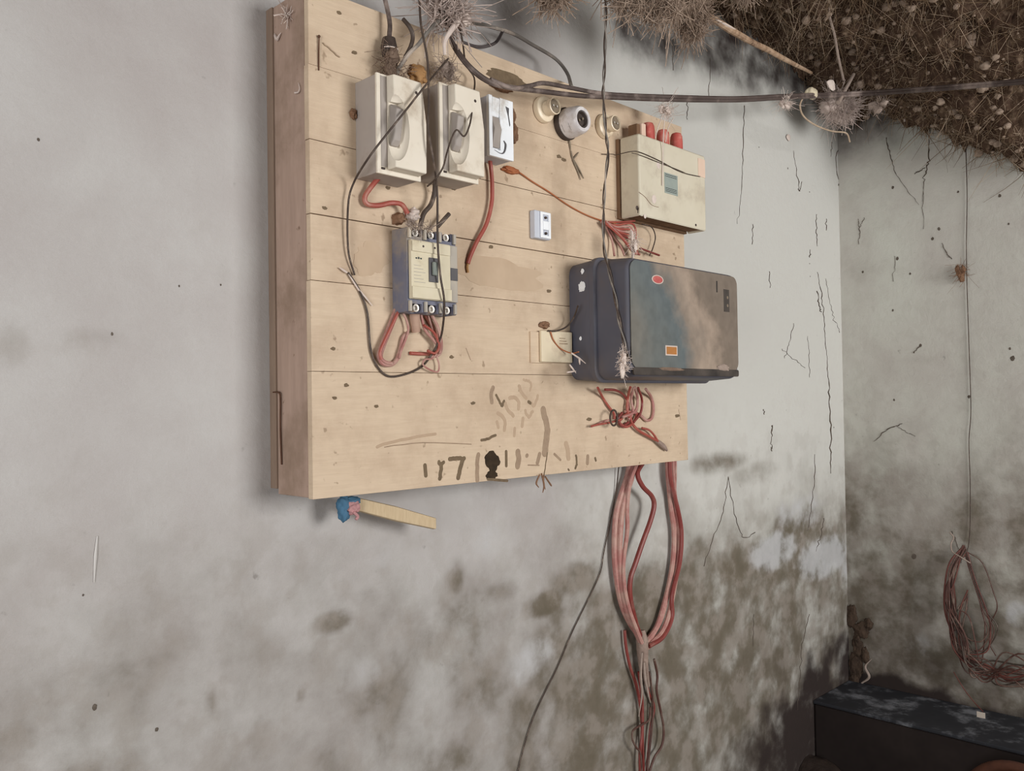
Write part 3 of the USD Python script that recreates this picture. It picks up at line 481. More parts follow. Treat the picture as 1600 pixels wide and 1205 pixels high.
# ------------------------------------------------------------------ small white wall switch, cream plate
x0, x1, z0, z1 = -1.899, -1.848, 1.857, 1.919
t = Thing('toggle_switch', 'small white surface switch alone on the middle of the board', 'switch', (x0, -T, z0))
t.add('body', rbox(x0, x1, -T-.016, -T, z0, z1, .0025), WHITES, 30)
t.add('front_frame', mani(rbox(x0+.016, x1-.002, -T-.0195, -T-.0163, z0+.002, z1-.002, .001))-box(x0+.023, x1-.009, -.3, -T, z0+.008, z1-.008), WHITE, 30)
t.add('rocker', rbox(x0+.0235, x1-.0095, -T-.021, -T-.0163, z0+.02, z1-.022, .0015), WHITE, 30)
for zz in (z0+.013, z1-.014): t.add('screw', lathe([(0, .0195), (.003, .0195), (.003, .0163), (0, .0163)], ((x0+x1)/2+.008, -T, zz), 10), DARK)
x0, x1, z0, z1 = -1.884, -1.776, 1.585, 1.655
t = Thing('blank_plate', 'flat cream plate half hidden behind the black starter box', 'plate', (x0-.025, -T, z0-.01))
t.add('back_plate', rbox(x0-.022, x0+.05, -T-.005, -T, z0-.002, z1-.003, .001), WOOD, 30)
t.add('front_plate', rbox(x0+.004, x1, -T-.013, -T-.0053, z0, z1, .002), PLATEC, 30)
for k in range(3): t.add('print_line', box(x1-.045, x1-.025+k*.004, -T-.0134, -T-.0129, z1-.016-k*.006, z1-.0148-k*.006), BROWN, False)

# ------------------------------------------------------------------ cream junction box with red caps
x0, x1, z0, z1 = -1.580, -1.288, 1.942, 2.143; yf = -T-.068
t = Thing('junction_box', 'large cream metal box with three red caps at the top right of the board', 'electrical box', (x0, -T, z0))
t.add('base_board', rbox(x0-.006, x1-.004, -T-.009, -T, z0+.001, z1-.002, .001), BROWN, 30)
sh = mani(rbox(x0-.003, x1, yf, -T-.0093, z0, z1, .006, 12))-box(x0, x1-.003, yf+.003, -T+.01, z0-.02, z1-.003)
t.add('cover', sh, CREAMB, 30)
t.add('bottom_plate', box(x0+.0075, x1-.0045, yf+.0045, -T-.0146, z0+.006, z0+.008), BROWN, False)
lab = W(1049, 288, T+.069); t.add('label', rbox(lab[0]-.029, lab[0]+.029, yf-.0006, yf-.0001, lab[2]-.026, lab[2]+.026, .0002), LABELG, False)
for zz in (.021, .0165, -.013, -.017, -.021): t.add('label_line', box(lab[0]-.026, lab[0]+.024, yf-.0009, yf-.0005, lab[2]+zz, lab[2]+zz+.0015), INK, False)
k = W(996, 325, T+.069); t.add('keyhole', cat(lathe([(0, .0006), (.0055, .0006), (.0055, 0), (0, 0)], (k[0], yf, k[2]), 14), box(k[0]+.001, k[0]+.0035, yf-.0006, yf, k[2]-.012, k[2])), DARK, False)
k = W(1089, 352, T+.069); t.add('keyhole', lathe([(0, .0006), (.0035, .0006), (.0035, 0), (0, 0)], (k[0]-.004, yf, k[2]), 12), DARK, False)
t.add('tape', rbox(x1-.036, x1-.0035, yf-.0012, yf-.0001, z1-.06, z1-.012, .0003), PINKT, False)
for i, (px, py, r) in enumerate([(1029, 258, 5), (1022, 311, 6), (1008, 338, 3)]): t.add('paint_spot', blob(W(px, py, T+.0685), (r*.0016, .0007, r*.0018), i, .3, 1.3, 2), FLUFF)
t.add('scratch', tube([W(p[0], p[1], T+.0684) for p in [(998, 300), (1008, 308), (1018, 320), (1029, 324)]], .0006, 4), BROWN)
for i, (px, py, h) in enumerate([(1013, 215, .050), (1036, 222, .046), (1057, 232, .050)]):
    q = W(px, py, T+.036)
    t.add('red_cap', trimesh.creation.revolve([(0, 0), (.0165, 0), (.0165, h*.55), (.0155, h*.8), (.012, h*.95), (.006, h), (0, h)], sections=22).apply_translation((q[0], -T-.036, z1+.0003)), REDCAP, 40)
q = W(995, 200, T+.03); t.add('terminal_post', rbox(q[0]-.006, q[0]+.012, -T-.05, -T-.02, z1+.0003, z1+.038, .003), PINKT, 30); t.add('terminal_post', rbox(q[0]-.02, q[0]-.0065, -T-.045, -T-.018, z1+.0003, z1+.034, .002), BROWN, 30)
t = Thing('tie_wire', 'thin dark wire tied around the cream box below its red caps', 'wire', W(990, 238, T+.07))
t.add('strand', tube([W(940, 241, T+.003), W(957, 241, T+.012), W(963, 242, T+.02)]+[W(p[0], p[1], T+.0705) for p in [(985, 237), (1000, 238), (1030, 251), (1058, 266), (1075, 272), (1094, 276)]], .001, 6), WB)
t.add('strand', tube([W(p[0], p[1], T+.0705) for p in [(987, 239), (1002, 243), (1030, 254), (1056, 264), (1070, 270)]], .0008, 6), WB)

# ------------------------------------------------------------------ black starter box
x0, x1, z0, z1 = -1.774, -1.298, 1.538, 1.822; yl, ym, yf = -T-.062, -T-.082, -T-.166
def slabxz(x0, x1, z0, z1, r, y0, y1, inset=0.0):
    a = plate(roundrect(x0, x1, z0, z1, r), y0, y0-y1); return a
def loft(x0, x1, z0, z1, r, ys, ins):              # rounded rectangle rings stacked outwards
    P = [np.array(roundrect(x0+i, x1-i, z0+i, z1-i, max(r-i*.5, .004), 6).exterior.coords)[:-1] for i in ins]; N = len(P[0])
    v = np.vstack([np.stack([p[:, 0], np.full(N, y), p[:, 1]], 1) for p, y in zip(P, ys)]); K = len(P); f = []
    ccw = Polygon(P[0]).exterior.is_ccw
    for k in range(K-1):
        for j in range(N):
            a, b, c, d = k*N+j, k*N+(j+1) % N, (k+1)*N+(j+1) % N, (k+1)*N+j; f += [(a, b, c), (a, c, d)]
    v = np.vstack([v, [[(x0+x1)/2, ys[0], (z0+z1)/2]], [[(x0+x1)/2, ys[-1], (z0+z1)/2]]])
    for j in range(N): f += [(K*N, (j+1) % N, j), (K*N+1, (K-1)*N+j, (K-1)*N+(j+1) % N)]
    m = trimesh.Trimesh(v, f, process=False); m.fix_normals(); return m
t = Thing('starter_box', 'big black dusty motor starter box with rounded corners on the lower right', 'starter', (x0, -T, z0))
t.add('back_shell', loft(x0, x1, z0+.004, z1-.004, .030, [-T-.001, yl+.012, yl, yl-.0003], [.004, 0, .003, .006]), BLACKB, 40)
t.add('ridge', loft(x0-.004, x1+.004, z0, z1, .032, [yl-.0004, yl-.004, yl-.016, ym], [.004, 0, 0, .005]), BLACKB, 40)
t.add('cover', loft(x0+.002, x1-.002, z0+.004, z1-.004, .030, [ym-.0003, ym-.01, yf+.012, yf+.004, yf], [.002, .002, .006, .009, .014]), BLACKB, 40)
t.add('front_panel', loft(x0+.014, x1-.014, z0+.030, z1-.016, .022, [yf-.0003, yf-.0022, yf-.003], [0, 0, .003]), BLACKF, 40)
t.add('bottom_lip', loft(x0+.018, x1-.016, z0+.015, z0+.032, .006, [yf-.0002, yf-.004, yf-.005], [0, 0, .003]), BLACKL, 40)
q = W(1027, 437, -yf+.003); t.add('badge', cat(lathe([(0, .0016), (.013, .0012), (.013, 0), (0, 0)], (0, 0, 0), 24).apply_scale((1.45, 1, .62)).apply_translation((q[0], yf-.0031, q[2]))), BADGER, 30)
t.add('badge_rim', (mani(lathe([(0, .0012), (.0155, .0012), (.0155, 0), (0, 0)], (0, 0, 0), 24))-mani(lathe([(0, .003), (.0132, .003), (.0132, -.001), (0, -.001)], (0, 0, 0), 24))).scale((1.45, 1, .66)).translate((q[0], yf-.0031, q[2])), BADGEW, 30)
q = W(1049, 548, -yf+.003); t.add('sticker_border', rbox(q[0]-.024, q[0]+.024, yf-.0036, yf-.0031, q[2]-.0115, q[2]+.0115, .0002), BADGEW, False); t.add('sticker', rbox(q[0]-.020, q[0]+.020, yf-.0041, yf-.0037, q[2]-.0085, q[2]+.0085, .0002), ORANGE, False)
q = W(1135, 470, -yf+.003); t.add('side_label', rbox(q[0]-.013, min(q[0]+.013, x1-.015), yf-.0036, yf-.0031, q[2]-.028, q[2]+.028, .0002), BLACKL, False)
for zz in (-.012, .008): t.add('label_print', lathe([(0, .0004), (.004, .0004), (.004, 0), (0, 0)], (q[0]+.004, yf-.0036, q[2]+zz), 10), SOCK, False)
q = W(1120, 448, -yf+.003); t.add('vent_slot', rbox(q[0]-.003, q[0]+.003, yf-.0036, yf-.0031, q[2]-.014, q[2]+.014, .0002), BLACKL, False)
q = W(1130, 573, -yf+.003)
t.add('dust_patch', blob((q[0], yf-.004, z0+.036), (.026, .003, .008), 5, .5, 2, 3), FLUFFG); t.add('dust_patch', blob((x0+.16, yf-.004, z0+.029), (.05, .0025, .004), 8, .6, 3, 3), FLUFFB)
for i, (px, py, r) in enumerate([(909, 448, 5), (910, 424, 2.5), (907, 529, 2)]):
    q = ray(px, py); q = CAM+q*((x0-.0005-CAM[0])/q[0]); t.add('paint_spot', blob(q, (.0008, r*.0018, r*.002), i, .6, 2.5, 4), WHITE)

# ------------------------------------------------------------------ wires and cables
GROUPS = {'black_wire': 'thin black wires on the board', 'red_cable': 'thick red cables below the board', 'dry_root': 'dry plant scraps on the board'}
def wire(name, label, strands, mat, r, cat_='wire', group=None, sides=8):
    p0 = strands[0][0]; t = Thing(name, label, cat_, p0, group or GROUPS.get(name))
    for i, s in enumerate(strands):
        t.add('strand' if len(strands) > 1 else 'core', tube(s, r[i] if isinstance(r, list) else r, sides), mat[i] if isinstance(mat, list) else mat)
    return t
F_ = T+.062+.040                                   # in front of the grey switches
wire('black_wire', 'thin black wire hanging in a long loop past the breaker face and back up', [Ws([(650, -25, .22), (655, 0, .22), (658, 40, .235), (668, 95, F_), (670, 160, F_), (669, 200, F_), (677, 250, F_), (683, 300, T+.07), (684, 380, T+.068), (688, 430, T+.068), (694, 470, T+.064), (692, 510, T+.04), (685, 535, T+.02), (660, 572, T+.005), (620, 588, T+.003), (597, 582, T+.003), (580, 550, T+.004), (574, 490, T+.004), (562, 455, T+.004), (544, 426, T+.004)])], WB, .0021)
wire('black_wire', 'thin black wire crossing the left grey switch diagonally, hanging at its left', [Ws([(700, 92, .2), (672, 125, F_-.002), (650, 152, F_), (640, 165, F_), (620, 190, F_-.002), (600, 215, T+.086), (575, 248, T+.072), (553, 285, T+.02), (544, 320, T+.012), (544, 390, T+.008), (554, 430, T+.004)])], WB, .0019)
wire('black_wire', 'thin kinked black wire between the right grey switch and the white switch', [Ws([(712, 20, .2), (722, 60, .21), (728, 100, T+.03), (741, 122, T+.02), (740, 150, T+.055), (737, 178, T+.09), (733, 198, F_+.002), (725, 213, F_+.002), (714, 203, F_+.002), (706, 215, F_), (698, 240, F_), (692, 262, F_), (680, 280, F_-.01), (668, 291, T+.05)])], WB, .0017)
wire('black_cable', 'dusty grey cable from the overhead knot down into the left grey switch', [Ws([(712, 18, .2), (690, 30, .21), (672, 45, .21), (655, 68, .2), (638, 85, .19), (624, 106, T+.04), (618, 122, T+.03)]), Ws([(630, 30, .19), (640, 42, .2), (645, 56, .2), (642, 72, .19), (633, 90, .185)])], [CABLEG, WB], .0040)
OV = T+.09
wire('overhead_cable', 'thick dusty black twin cable strung across the room in front of the board', [
    Ws([(690, 15, .20), (703, 52, .20), (712, 76, .20), (735, 106, OV), (765, 128, OV), (800, 137, OV), (840, 142, OV), (900, 149, OV), (950, 152, OV), (1050, 156, OV), (1150, 157, OV), (1230, 153, OV)])+RWs([(1330, 149, .42), (1450, 141, .46), (1600, 129, .5), (1680, 120, .5)]),
    Ws([(766, 124, OV), (800, 137.5, OV+.008), (828, 134, OV), (850, 130, OV), (890, 137, OV), (950, 147, OV), (1050, 151, OV+.004), (1150, 153, OV+.003), (1230, 149, OV+.003)])+RWs([(1330, 145, .423), (1450, 137, .463), (1600, 125, .503), (1680, 116, .503)])], CABLE, [.0056, .0046], 'cable')
wire('grey_cable', 'grey cable arching along the wall above the board from knot to overhead cable', [Ws([(712, 22, .16), (727, 32, .14), (760, 40, .09), (800, 52, .06), (832, 70, .06), (868, 92, .06), (886, 114, .10), (893, 136, OV)])], CABLEG, .0042, 'cable')
wire('black_cable', 'dark shadow loop drooping on the wall below the grey arching cable', [Ws([(722, 66, .12), (740, 72, .05), (757, 73, .02), (775, 66, .02), (786, 48, .07)])], M('cable_shadowy', (84, 76, 76), (100, 92, 92), 20, rough=.8), .0036, 'cable')  # loop read as a faint shadow, shade put into a dark tube
hw = [(947, -20), (946, 0), (946, 40), (945, 90), (943, 130), (943, 160), (947, 210), (950, 240), (945, 290), (943, 340), (944, 388), (952, 425), (961, 465), (967, 500), (975, 535), (983, 565)]
offs = np.interp(np.arange(len(hw)), [0, 5, 10, 15], [.30, .27, .25, .312]); A = spline([W(p[0], p[1], o) for p, o in zip(hw, offs)], 6)
th = np.arange(len(A))*.55; d1 = np.stack([np.cos(th), np.sin(th), 0*th], 1)*.0022
wire('hanging_wire', 'long twisted two strand wire hanging in front of cream box and black starter', [A[::2]+d1[::2], A[::2]-d1[::2]], [WB, CABLEG], .0018)

wire('red_wire', 'thick red wire curving from the left grey switch to the breaker top', [Ws([(597, 272, T+.03), (580, 292, T+.014), (570, 308, T+.010), (574, 319, T+.010), (592, 321, T+.010), (612, 317, T+.012), (628, 320, T+.018), (637, 334, T+.02)])], WR, .0048)
wire('dark_cable', 'short dark brown cable from the right grey switch into the breaker top', [Ws([(680, 276, T+.03), (679, 300, T+.02), (673, 320, T+.018), (662, 334, T+.018), (657, 352, T+.018)])], WB, .0046)
wire('cable_stub', 'cut black cable stub sticking up from the breaker top terminal', [Ws([(684, 354, T+.02), (692, 345, T+.022), (702, 334, T+.026)])], WB, .0042)
wire('red_wire', 'red wire hanging loose below the small white switch', [Ws([(764, 242, T+.02), (767, 262, T+.012), (769, 290, T+.012), (768, 318, T+.012), (760, 350, T+.012), (745, 378, T+.010), (735, 400, T+.007), (731, 412, T+.005)]), Ws([(731.5, 410, T+.005), (730, 418, T+.004), (731, 426, T+.003)])], [WR, MUD], [.0043, .0028])
wire('orange_wire', 'thin orange brown wire sagging from below the white switch to the cream box', [Ws([(800, 262, T+.006), (815, 272, T+.004), (832, 284, T+.003), (858, 300, T+.003), (885, 319, T+.003), (912, 334, T+.003), (938, 344, T+.004), (962, 349, T+.006)])], WO, .0017)
strs = []; g = np.random.default_rng(3)
for k in range(9):
    a = (941+g.uniform(-3, 6), 347+g.uniform(-4, 6)); b = (985+g.uniform(-3, 8), 350+k*5); strs.append(Ws([(a[0], a[1], T+.006+k*.002), (960+k*1.5, 352+k*2.6, T+.012+k*.002), (b[0], b[1]+2, T+.02), (992+k, 398, T+.03)]))
strs += [Ws([(950, 347, T+.006), (970, 347, T+.006), (992, 345, T+.02)]), Ws([(946, 352, T+.006), (956, 375, T+.01), (960, 400, T+.02)]), Ws([(951, 358, T+.006), (968, 382, T+.01), (976, 400, T+.02)]), Ws([(1000, 388, T+.02), (1016, 394, T+.02), (1030, 399, T+.02)])]
wire('red_wire_bunch', 'bunch of dusty red wires between the cream box and the black starter', strs, [WR, WRP, WR, WRP, WR, WRD, WR, WRP, WR, WR, WRP, WRP, WRD], .0026)
wire('thin_wire', 'thin brown wire curving under the cream box down to the black starter', [Ws([(1003, 350, T+.03), (1018, 355, T+.02), (1024, 370, T+.015), (1020, 388, T+.015), (1015, 399, T+.02)])], WB, .0015)
wire('black_wire', 'short black wire from the cream plate up to the black starter', [Ws([(903, 478, T+.055), (897, 495, T+.03), (886, 510, T+.02), (870, 517, T+.017), (856, 517, T+.016)])], WB, .002)
wire('orange_wire', 'thin orange wire end drooping over the cream plate', [Ws([(860, 518, T+.016), (865, 532, T+.015), (876, 545, T+.015), (893, 552, T+.03), (904, 550, T+.066)])], WO, .0015)
# red tangle under the breaker
sL = [[(618, 484), (612, 500), (604, 520), (596, 540), (592, 556), (598, 568), (610, 570), (620, 562), (626, 545), (630, 528), (637, 520)], [(622, 484), (616, 500), (607, 522), (599, 542), (595, 558), (602, 566), (612, 568)], [(628, 486), (635, 500), (638, 515), (634, 530), (627, 548), (624, 560)], [(624, 484), (614, 505), (602, 530), (594, 550), (596, 562)]]
wire('red_wire_loop', 'dusty pale red wire loop under the left of the breaker', [Ws([(x, y, T+.006+.003*i) for x, y in s]) for i, s in enumerate(sL)], [WRP, WRP, WRP, WR], [.0042, .0038, .0022, .003])
sR = [[(660, 487), (672, 505), (682, 525), (686, 545), (678, 552), (660, 553), (641, 552)], [(664, 487), (680, 502), (688, 525), (690, 545), (685, 555), (672, 558)], [(668, 487), (674, 510), (680, 530), (684, 548), (676, 560), (664, 562), (661, 570), (672, 578), (684, 581), (686, 570), (682, 556)], [(657, 490), (664, 515), (676, 530), (684, 540)], [(674, 490), (684, 512), (688, 535), (687, 552)], [(662, 508), (678, 520), (686, 540), (680, 552), (668, 548)]]
wire('red_wire_tangle', 'dusty red wire tangle under the right of the breaker', [Ws([(x, y, T+.005+.003*i) for x, y in s]) for i, s in enumerate(sR)], [WR, WRP, WRP, WRP, WRP, WR], [.0036, .003, .0018, .003, .003, .0026])
Thing('terminal_skirt', 'brown grey sheath hanging under the middle of the breaker', 'sheath', W(648, 490, T)).add('sheath', tube(Ws([(648, 484, T+.012), (648, 500, T+.012), (650, 519, T+.010)]), (.0105, .010, .0085), 12), M('sheath_grey', (172, 140, 122), (186, 156, 138), 30, rough=.9))
# red tangle under the starter
sB = [[(934, 606), (941, 620), (950, 634), (959, 646), (960, 655)], [(945, 609), (962, 610), (975, 618), (982, 632), (980, 645)], [(985, 605), (981, 622), (980, 640), (984, 655)], [(992, 605), (996, 622), (994, 640), (984, 648), (972, 652)], [(997, 606), (1003, 625), (1001, 645), (990, 660)], [(1009, 608), (1018, 622), (1021, 640), (1018, 654), (1010, 657), (1002, 650), (992, 645), (976, 643)], [(985, 645), (975, 650), (968, 660), (978, 667), (990, 660), (996, 646)], [(984, 648), (988, 662), (998, 673), (1012, 681), (1025, 688)], [(1003, 669), (1014, 672), (1022, 680), (1028, 690)], [(924, 666), (938, 663), (955, 660), (972, 655)], [(924, 667), (940, 660), (952, 656)], [(972, 645), (966, 655), (972, 666), (982, 660)], [(990, 606), (986, 625), (989, 642), (982, 656)]]
tg = wire('red_wire_tangle', 'tangle of red wires hanging under the black starter box', [Ws([(x, y, T+(.03 if y < 612 else .006)+.0022*(i % 5)) for x, y in s]) for i, s in enumerate(sB)], [WR, WRD, WR, WRP, WRD, WRP, WR, WR, WR, WR, WRP, WRD, WRP], [.003, .003, .0034, .0034, .003, .0036, .0034, .0036, .0028, .0024, .0022, .0036, .0034])
tg.add('taped_tip', tube(Ws([(1022, 686, T+.008), (1030, 692, T+.009), (1037, 698, T+.009), (1042, 704, T+.007)]), (.004, .0062, .0066, .003), 10), TAPE, label='brown taped tip')
t = Thing('black_ring', 'small dark ring around the red wire end below the black starter', 'ring', W(959, 653, T+.02)); aa = np.linspace(0, 2*np.pi, 33); cc = W(959, 653, T+.024)
t.add('ring', tube([cc+np.array([.0175*math.cos(a), .003*math.cos(a), .0185*math.sin(a)]) for a in aa], .0024, 8, smooth=False), WB)
# big red cables below the board, on the wall
L_ = [[(984, 722), (980, 745), (970, 775), (962, 810), (960, 860), (963, 900), (970, 940), (982, 970), (998, 995), (1003, 1010)], [(990, 722), (986, 750), (975, 782), (970, 820), (968, 870), (971, 915), (978, 950), (990, 980), (1000, 1002)], [(996, 722), (985, 752), (980, 790), (980, 830), (974, 880), (976, 920), (984, 955), (995, 985), (1003, 1005)]]
wire('red_cable', 'left pair of thick dusty red cables hanging below the board', [Ws([(x, y, .018+.009*i) for x, y in s]) for i, s in enumerate(L_)], [WRP, WRP, WRP], [.0078, .0076, .0060], 'cable')
wire('red_cable', 'middle dark red cable with a kink below the board', [Ws([(1005, 722, .03), (996, 740, .04), (1004, 760, .045), (1018, 775, .045), (1022, 790, .045), (1016, 815, .045), (1005, 845, .045), (993, 880, .043), (985, 905, .042), (985, 935, .04), (994, 975, .03), (1003, 1000, .025)])], WRD, .0068, 'cable')
R_ = [[(1043, 715), (1044, 745), (1048, 790), (1053, 830), (1052, 870), (1046, 910), (1036, 950), (1026, 980), (1012, 1000), (1004, 1012)], [(1050, 715), (1051, 745), (1056, 790), (1062, 830), (1061, 870), (1054, 915), (1045, 960), (1034, 988), (1018, 1005), (1008, 1015)], [(1046, 715), (1048, 750), (1060, 800), (1065, 835), (1062, 880), (1050, 930), (1050, 965), (1036, 995), (1014, 1010)], [(1054, 715), (1054, 750), (1052, 800), (1058, 840), (1055, 885), (1042, 935), (1032, 970), (1016, 998), (1006, 1010)]]
wire('red_cable', 'right bundle of thick red cables curving in below the board', [Ws([(x, y, .016+.008*(i % 3)) for x, y in s]) for i, s in enumerate(R_)], [WRP, WRP, WRD, WRP], [.0076, .0074, .0064, .0066], 'cable')
wire('thin_wire', 'thin dark wire inside the red cable loop below the board', [Ws([(987, 905, .035), (987, 940, .03), (992, 965, .03), (1000, 985, .03)])], WB, .002)
t = Thing('cable_wrap', 'dusty cloth wrapping that binds the red cables together on the wall', 'wrapping', W(1004, 1000, 0))
t.add('wrap', tube(Ws([(1002, 985, .022), (1003, 1000, .024), (1004, 1020, .024), (1006, 1045, .022), (1012, 1072, .02)]), (.010, .017, .016, .013, .007), 14), TAPE); t.add('wrap_strip', tube(Ws([(1006, 1035, .04), (1008, 1060, .036), (1012, 1080, .03), (1016, 1098, .026)]), (.003, .004, .003, .001), 6), FLUFFG); t.add('wrap_strip', tube(Ws([(1003, 1020, .04), (1001, 1055, .036), (1003, 1085, .028), (998, 1120, .02)]), (.003, .004, .003, .001), 6), FLUFFG)
D_ = [[(976, 985), (978, 1010), (984, 1040), (994, 1070), (1000, 1100), (1003, 1130), (1004, 1165), (1006, 1230)], [(1014, 1050), (1018, 1075), (1020, 1105), (1018, 1140), (1014, 1180), (1010, 1230)], [(1022, 1030), (1027, 1055), (1026, 1080), (1032, 1110), (1037, 1140), (1034, 1165), (1022, 1185), (1012, 1215)], [(1016, 1105), (1014, 1125), (1000, 1134), (989, 1142), (988, 1155), (994, 1168), (1001, 1180), (1004, 1230)], [(1010, 1050), (1013, 1080), (1022, 1105), (1016, 1140), (1012, 1190), (1008, 1230)], [(998, 1050), (1003, 1090), (1004, 1120), (1003, 1150), (1000, 1180), (1001, 1230)]]
wire('red_wire_tail', 'loose dark red wires trailing down the wall below the cloth wrapping', [Ws([(x, y, .012+.005*(i % 4)) for x, y in s]) for i, s in enumerate(D_)], [WRD, WMAR, WMAR, WMAR, WRD, WRD], [.0042, .0032, .0034, .0028, .0036, .0042])
wire('wall_cord', 'long thin dark cord running slanted down the stained back wall', [Ws([(967, 728, .012), (962, 770, .006), (950, 830, .004), (943, 865, .004), (936, 900, .004), (905, 965, .004), (893, 990, .004), (870, 1045, .004), (850, 1085, .004), (832, 1125, .004), (818, 1170, .004), (805, 1225, .004)])], WB, .0016, 'cord')
wire('wall_cord', 'thin dark cord hanging straight down the right wall', [RWs([(1507, 170, .02), (1508, 205, .01), (1511, 300, .005), (1510, 380, .005), (1511, 450, .005), (1514, 540, .005), (1517, 640, .005), (1514, 690, .005), (1516, 760, .005), (1515, 835, .006), (1510, 868, .02)])], WB, .0014, 'cord')
# coil on the right wall
g = np.random.default_rng(11); strs = []; rr = []
for k in range(17):
    j = lambda s: g.normal()*s
    a = g.uniform(0, 1); strs.append(RWs([(1507+j(3), 858+j(4), .02), (1492-8*a+j(3), 895+j(6), .03+.03*a), (1481-8*a+14*g.random(), 945+j(8), .03+.04*a), (1484+26*g.random(), 1000+j(8), .04+.03*g.random()), (1505+22*g.random(), 1040+j(9), .04+.04*g.random()), (1535+16*g.random(), 1046+j(10), .05), (1575+j(8), 1050+j(16), .05+.02*a), (1640, 1060+j(18), .06)])); rr.append(g.uniform(.002, .0034))
for k in range(6):
    j = lambda s: g.normal()*s
    strs.append(RWs([(1508+j(2), 860+j(3), .02), (1520+j(4), 905, .03), (1532+10*g.random(), 955+j(8), .03), (1545+j(8), 985, .03), (1530+j(8), 1015+j(8), .05), (1505+j(8), 1000+j(12), .06), (1498+j(6), 960+j(10), .05), (1512, 930+j(10), .04)])); rr.append(g.uniform(.0016, .0024))
strs.append(RWs([(1510, 862, .015), (1535, 880, .02), (1552, 925, .02), (1558, 950, .02), (1548, 975, .02), (1546, 1005, .02), (1556, 1025, .03)])); rr.append(.0018)
strs.append(RWs([(1490, 1050, .05), (1505, 1075, .05), (1520, 1095, .06), (1536, 1112, .08)])); rr.append(.0018)
wire('wire_coil', 'dark tangled hank of old maroon wires hanging on the right wall', strs, [WMAR if k % 3 else (WB if k % 2 else WMAR2) for k in range(len(strs))], rr, 'wire coil', sides=6)
wire('pale_string', 'pale string looped at the top of the dark wire hank', [RWs([(1484, 832, .05), (1490, 840, .055), (1486, 850, .06), (1488, 862, .065), (1500, 870, .075), (1516, 880, .075)])], FLUFFG, .0022, 'string')
t = Thing('paper_tag', 'small pale tag on a thin wire below the dark wire hank', 'tag', RW(1533, 1122, .09)); q = RW(1533, 1123, .09)
t.add('tag', rbox(q[0]-.003, q[0], q[1]-.013, q[1]+.013, q[2]-.022, q[2]+.022, .0008), TAG)

# ------------------------------------------------------------------ dust nests, mud, cobweb
def fluffy(name, label, c, size, n, seed, mat, **kw):
    t = Thing(name, label, name.split('_')[-1], c); t.add('web', fibres(c, size, n, seed, **kw), mat, 60)
fluffy('dust_nest', 'grey brown dust nest on top of the left grey switch', W(612, 104, T+.03), (.026, .022, .036), 80, 1, FLUFFB, ln=(.012, .035))
fluffy('dust_nest', 'grey dust nest on top of the right grey switch', W(696, 112, T+.03), (.028, .022, .032), 70, 2, FLUFFG, ln=(.012, .035))
t = Thing('cable_plug', 'black dusty cable end with pale rim above the left grey switch', 'plug', W(608, 75, T)); q = W(608, 75, T+.02)
t.add('plug', tube([q+np.array([0, 0, .018]), q, q-np.array([0, 0, .016])], (.012, .016, .013), 14), DARK); t.add('rim', tube([q+np.array([.0165*math.cos(a), .0165*math.sin(a), -.004]) for a in np.linspace(-2.8, .2, 12)], .0013, 6, smooth=False), FLUFF)
t.add('lead', tube([q+np.array([0, 0, .016]), q+np.array([.002, 0, .05]), q+np.array([-.002, .01, .1])], .0045, 8), CABLE)
fluffy('cobweb_knot', 'dusty knot of cables, webs and straw above the top edge of the board', W(700, 12, .21), (.05, .03, .04), 190, 3, FLUFFM, r=.0008, ln=(.025, .075), core=False)
t = Thing('cloth_strip', 'pale twisted cloth strip hanging from the dusty cable knot', 'cloth', W(710, 30, .22)); t.add('strip', tube(Ws([(722, 22, .225), (714, 36, .23), (703, 50, .23), (695, 66, .225), (695, 86, .22)]), (.003, .0055, .005, .004, .0035), 8), FLUFF); t.add('tuft', blob(W(726, 32, .225), (.013, .01, .013), 4, .4), FLUFF)
fluffy('cobweb_tangle', 'big pale cobweb and fluff tangle caught on the overhead cable before the corner', W(1312, 168, .17), (.085, .05, .055), 560, 4, FLUFFM, r=.0006, ln=(.015, .06))
fluffy('cobweb_tuft', 'pale fluff on the overhead cable just left of the big cobweb tangle', W(1226, 160, OV), (.03, .014, .018), 60, 14, FLUFF, ln=(.012, .04))
fluffy('cobweb_tuft', 'grey fluff under the twig right of the big cobweb tangle', RW(1375, 165, .38), (.02, .03, .022), 60, 15, FLUFFG, ln=(.012, .04))
t = Thing('pale_pod', 'pale round husk in the cobweb tangle on the overhead cable', 'husk', W(1268, 146, .2)); t.add('husk', blob(W(1268, 146, .21), (.026, .018, .019), 7, .25, 1.2), M('husk_cream', (206, 192, 164), (220, 208, 182), 30, rough=.8))
t = Thing('pale_leaf', 'pale broken leaf standing in the cobweb tangle', 'leaf', W(1300, 135, .2)); t.add('blade', blob(W(1299, 133, .22), (.028, .006, .017), 9, .35, 1.5), FLUFF); t.add('stalk', tube(Ws([(1310, 160, .22), (1322, 138, .22), (1334, 116, .22)]), (.007, .006, .0055), 8), FLUFFG)
wire('straw_stem', 'bent tan straw stem hooked under the cobweb tangle', [Ws([(1256, 150, .22), (1250, 165, .22), (1256, 182, .22), (1275, 196, .22), (1300, 205, .22), (1322, 208, .22), (1328, 222, .22)])], STRAW, .0027, 'straw')
wire('pale_twig', 'pale webbed twig leaning out along the overhead cable', [Ws([(1330, 165, .2), (1350, 155, .2)])+RWs([(1395, 143, .12), (1410, 138, .11)])], FLUFFG, [(.006, .005, .004, .0025)], 'twig')
fluffy('cobweb_tuft', 'small grey cobweb tuft on the overhead cable above the red caps', W(1042, 172, T+.085), (.026, .014, .022), 50, 5, FLUFF, ln=(.012, .04))
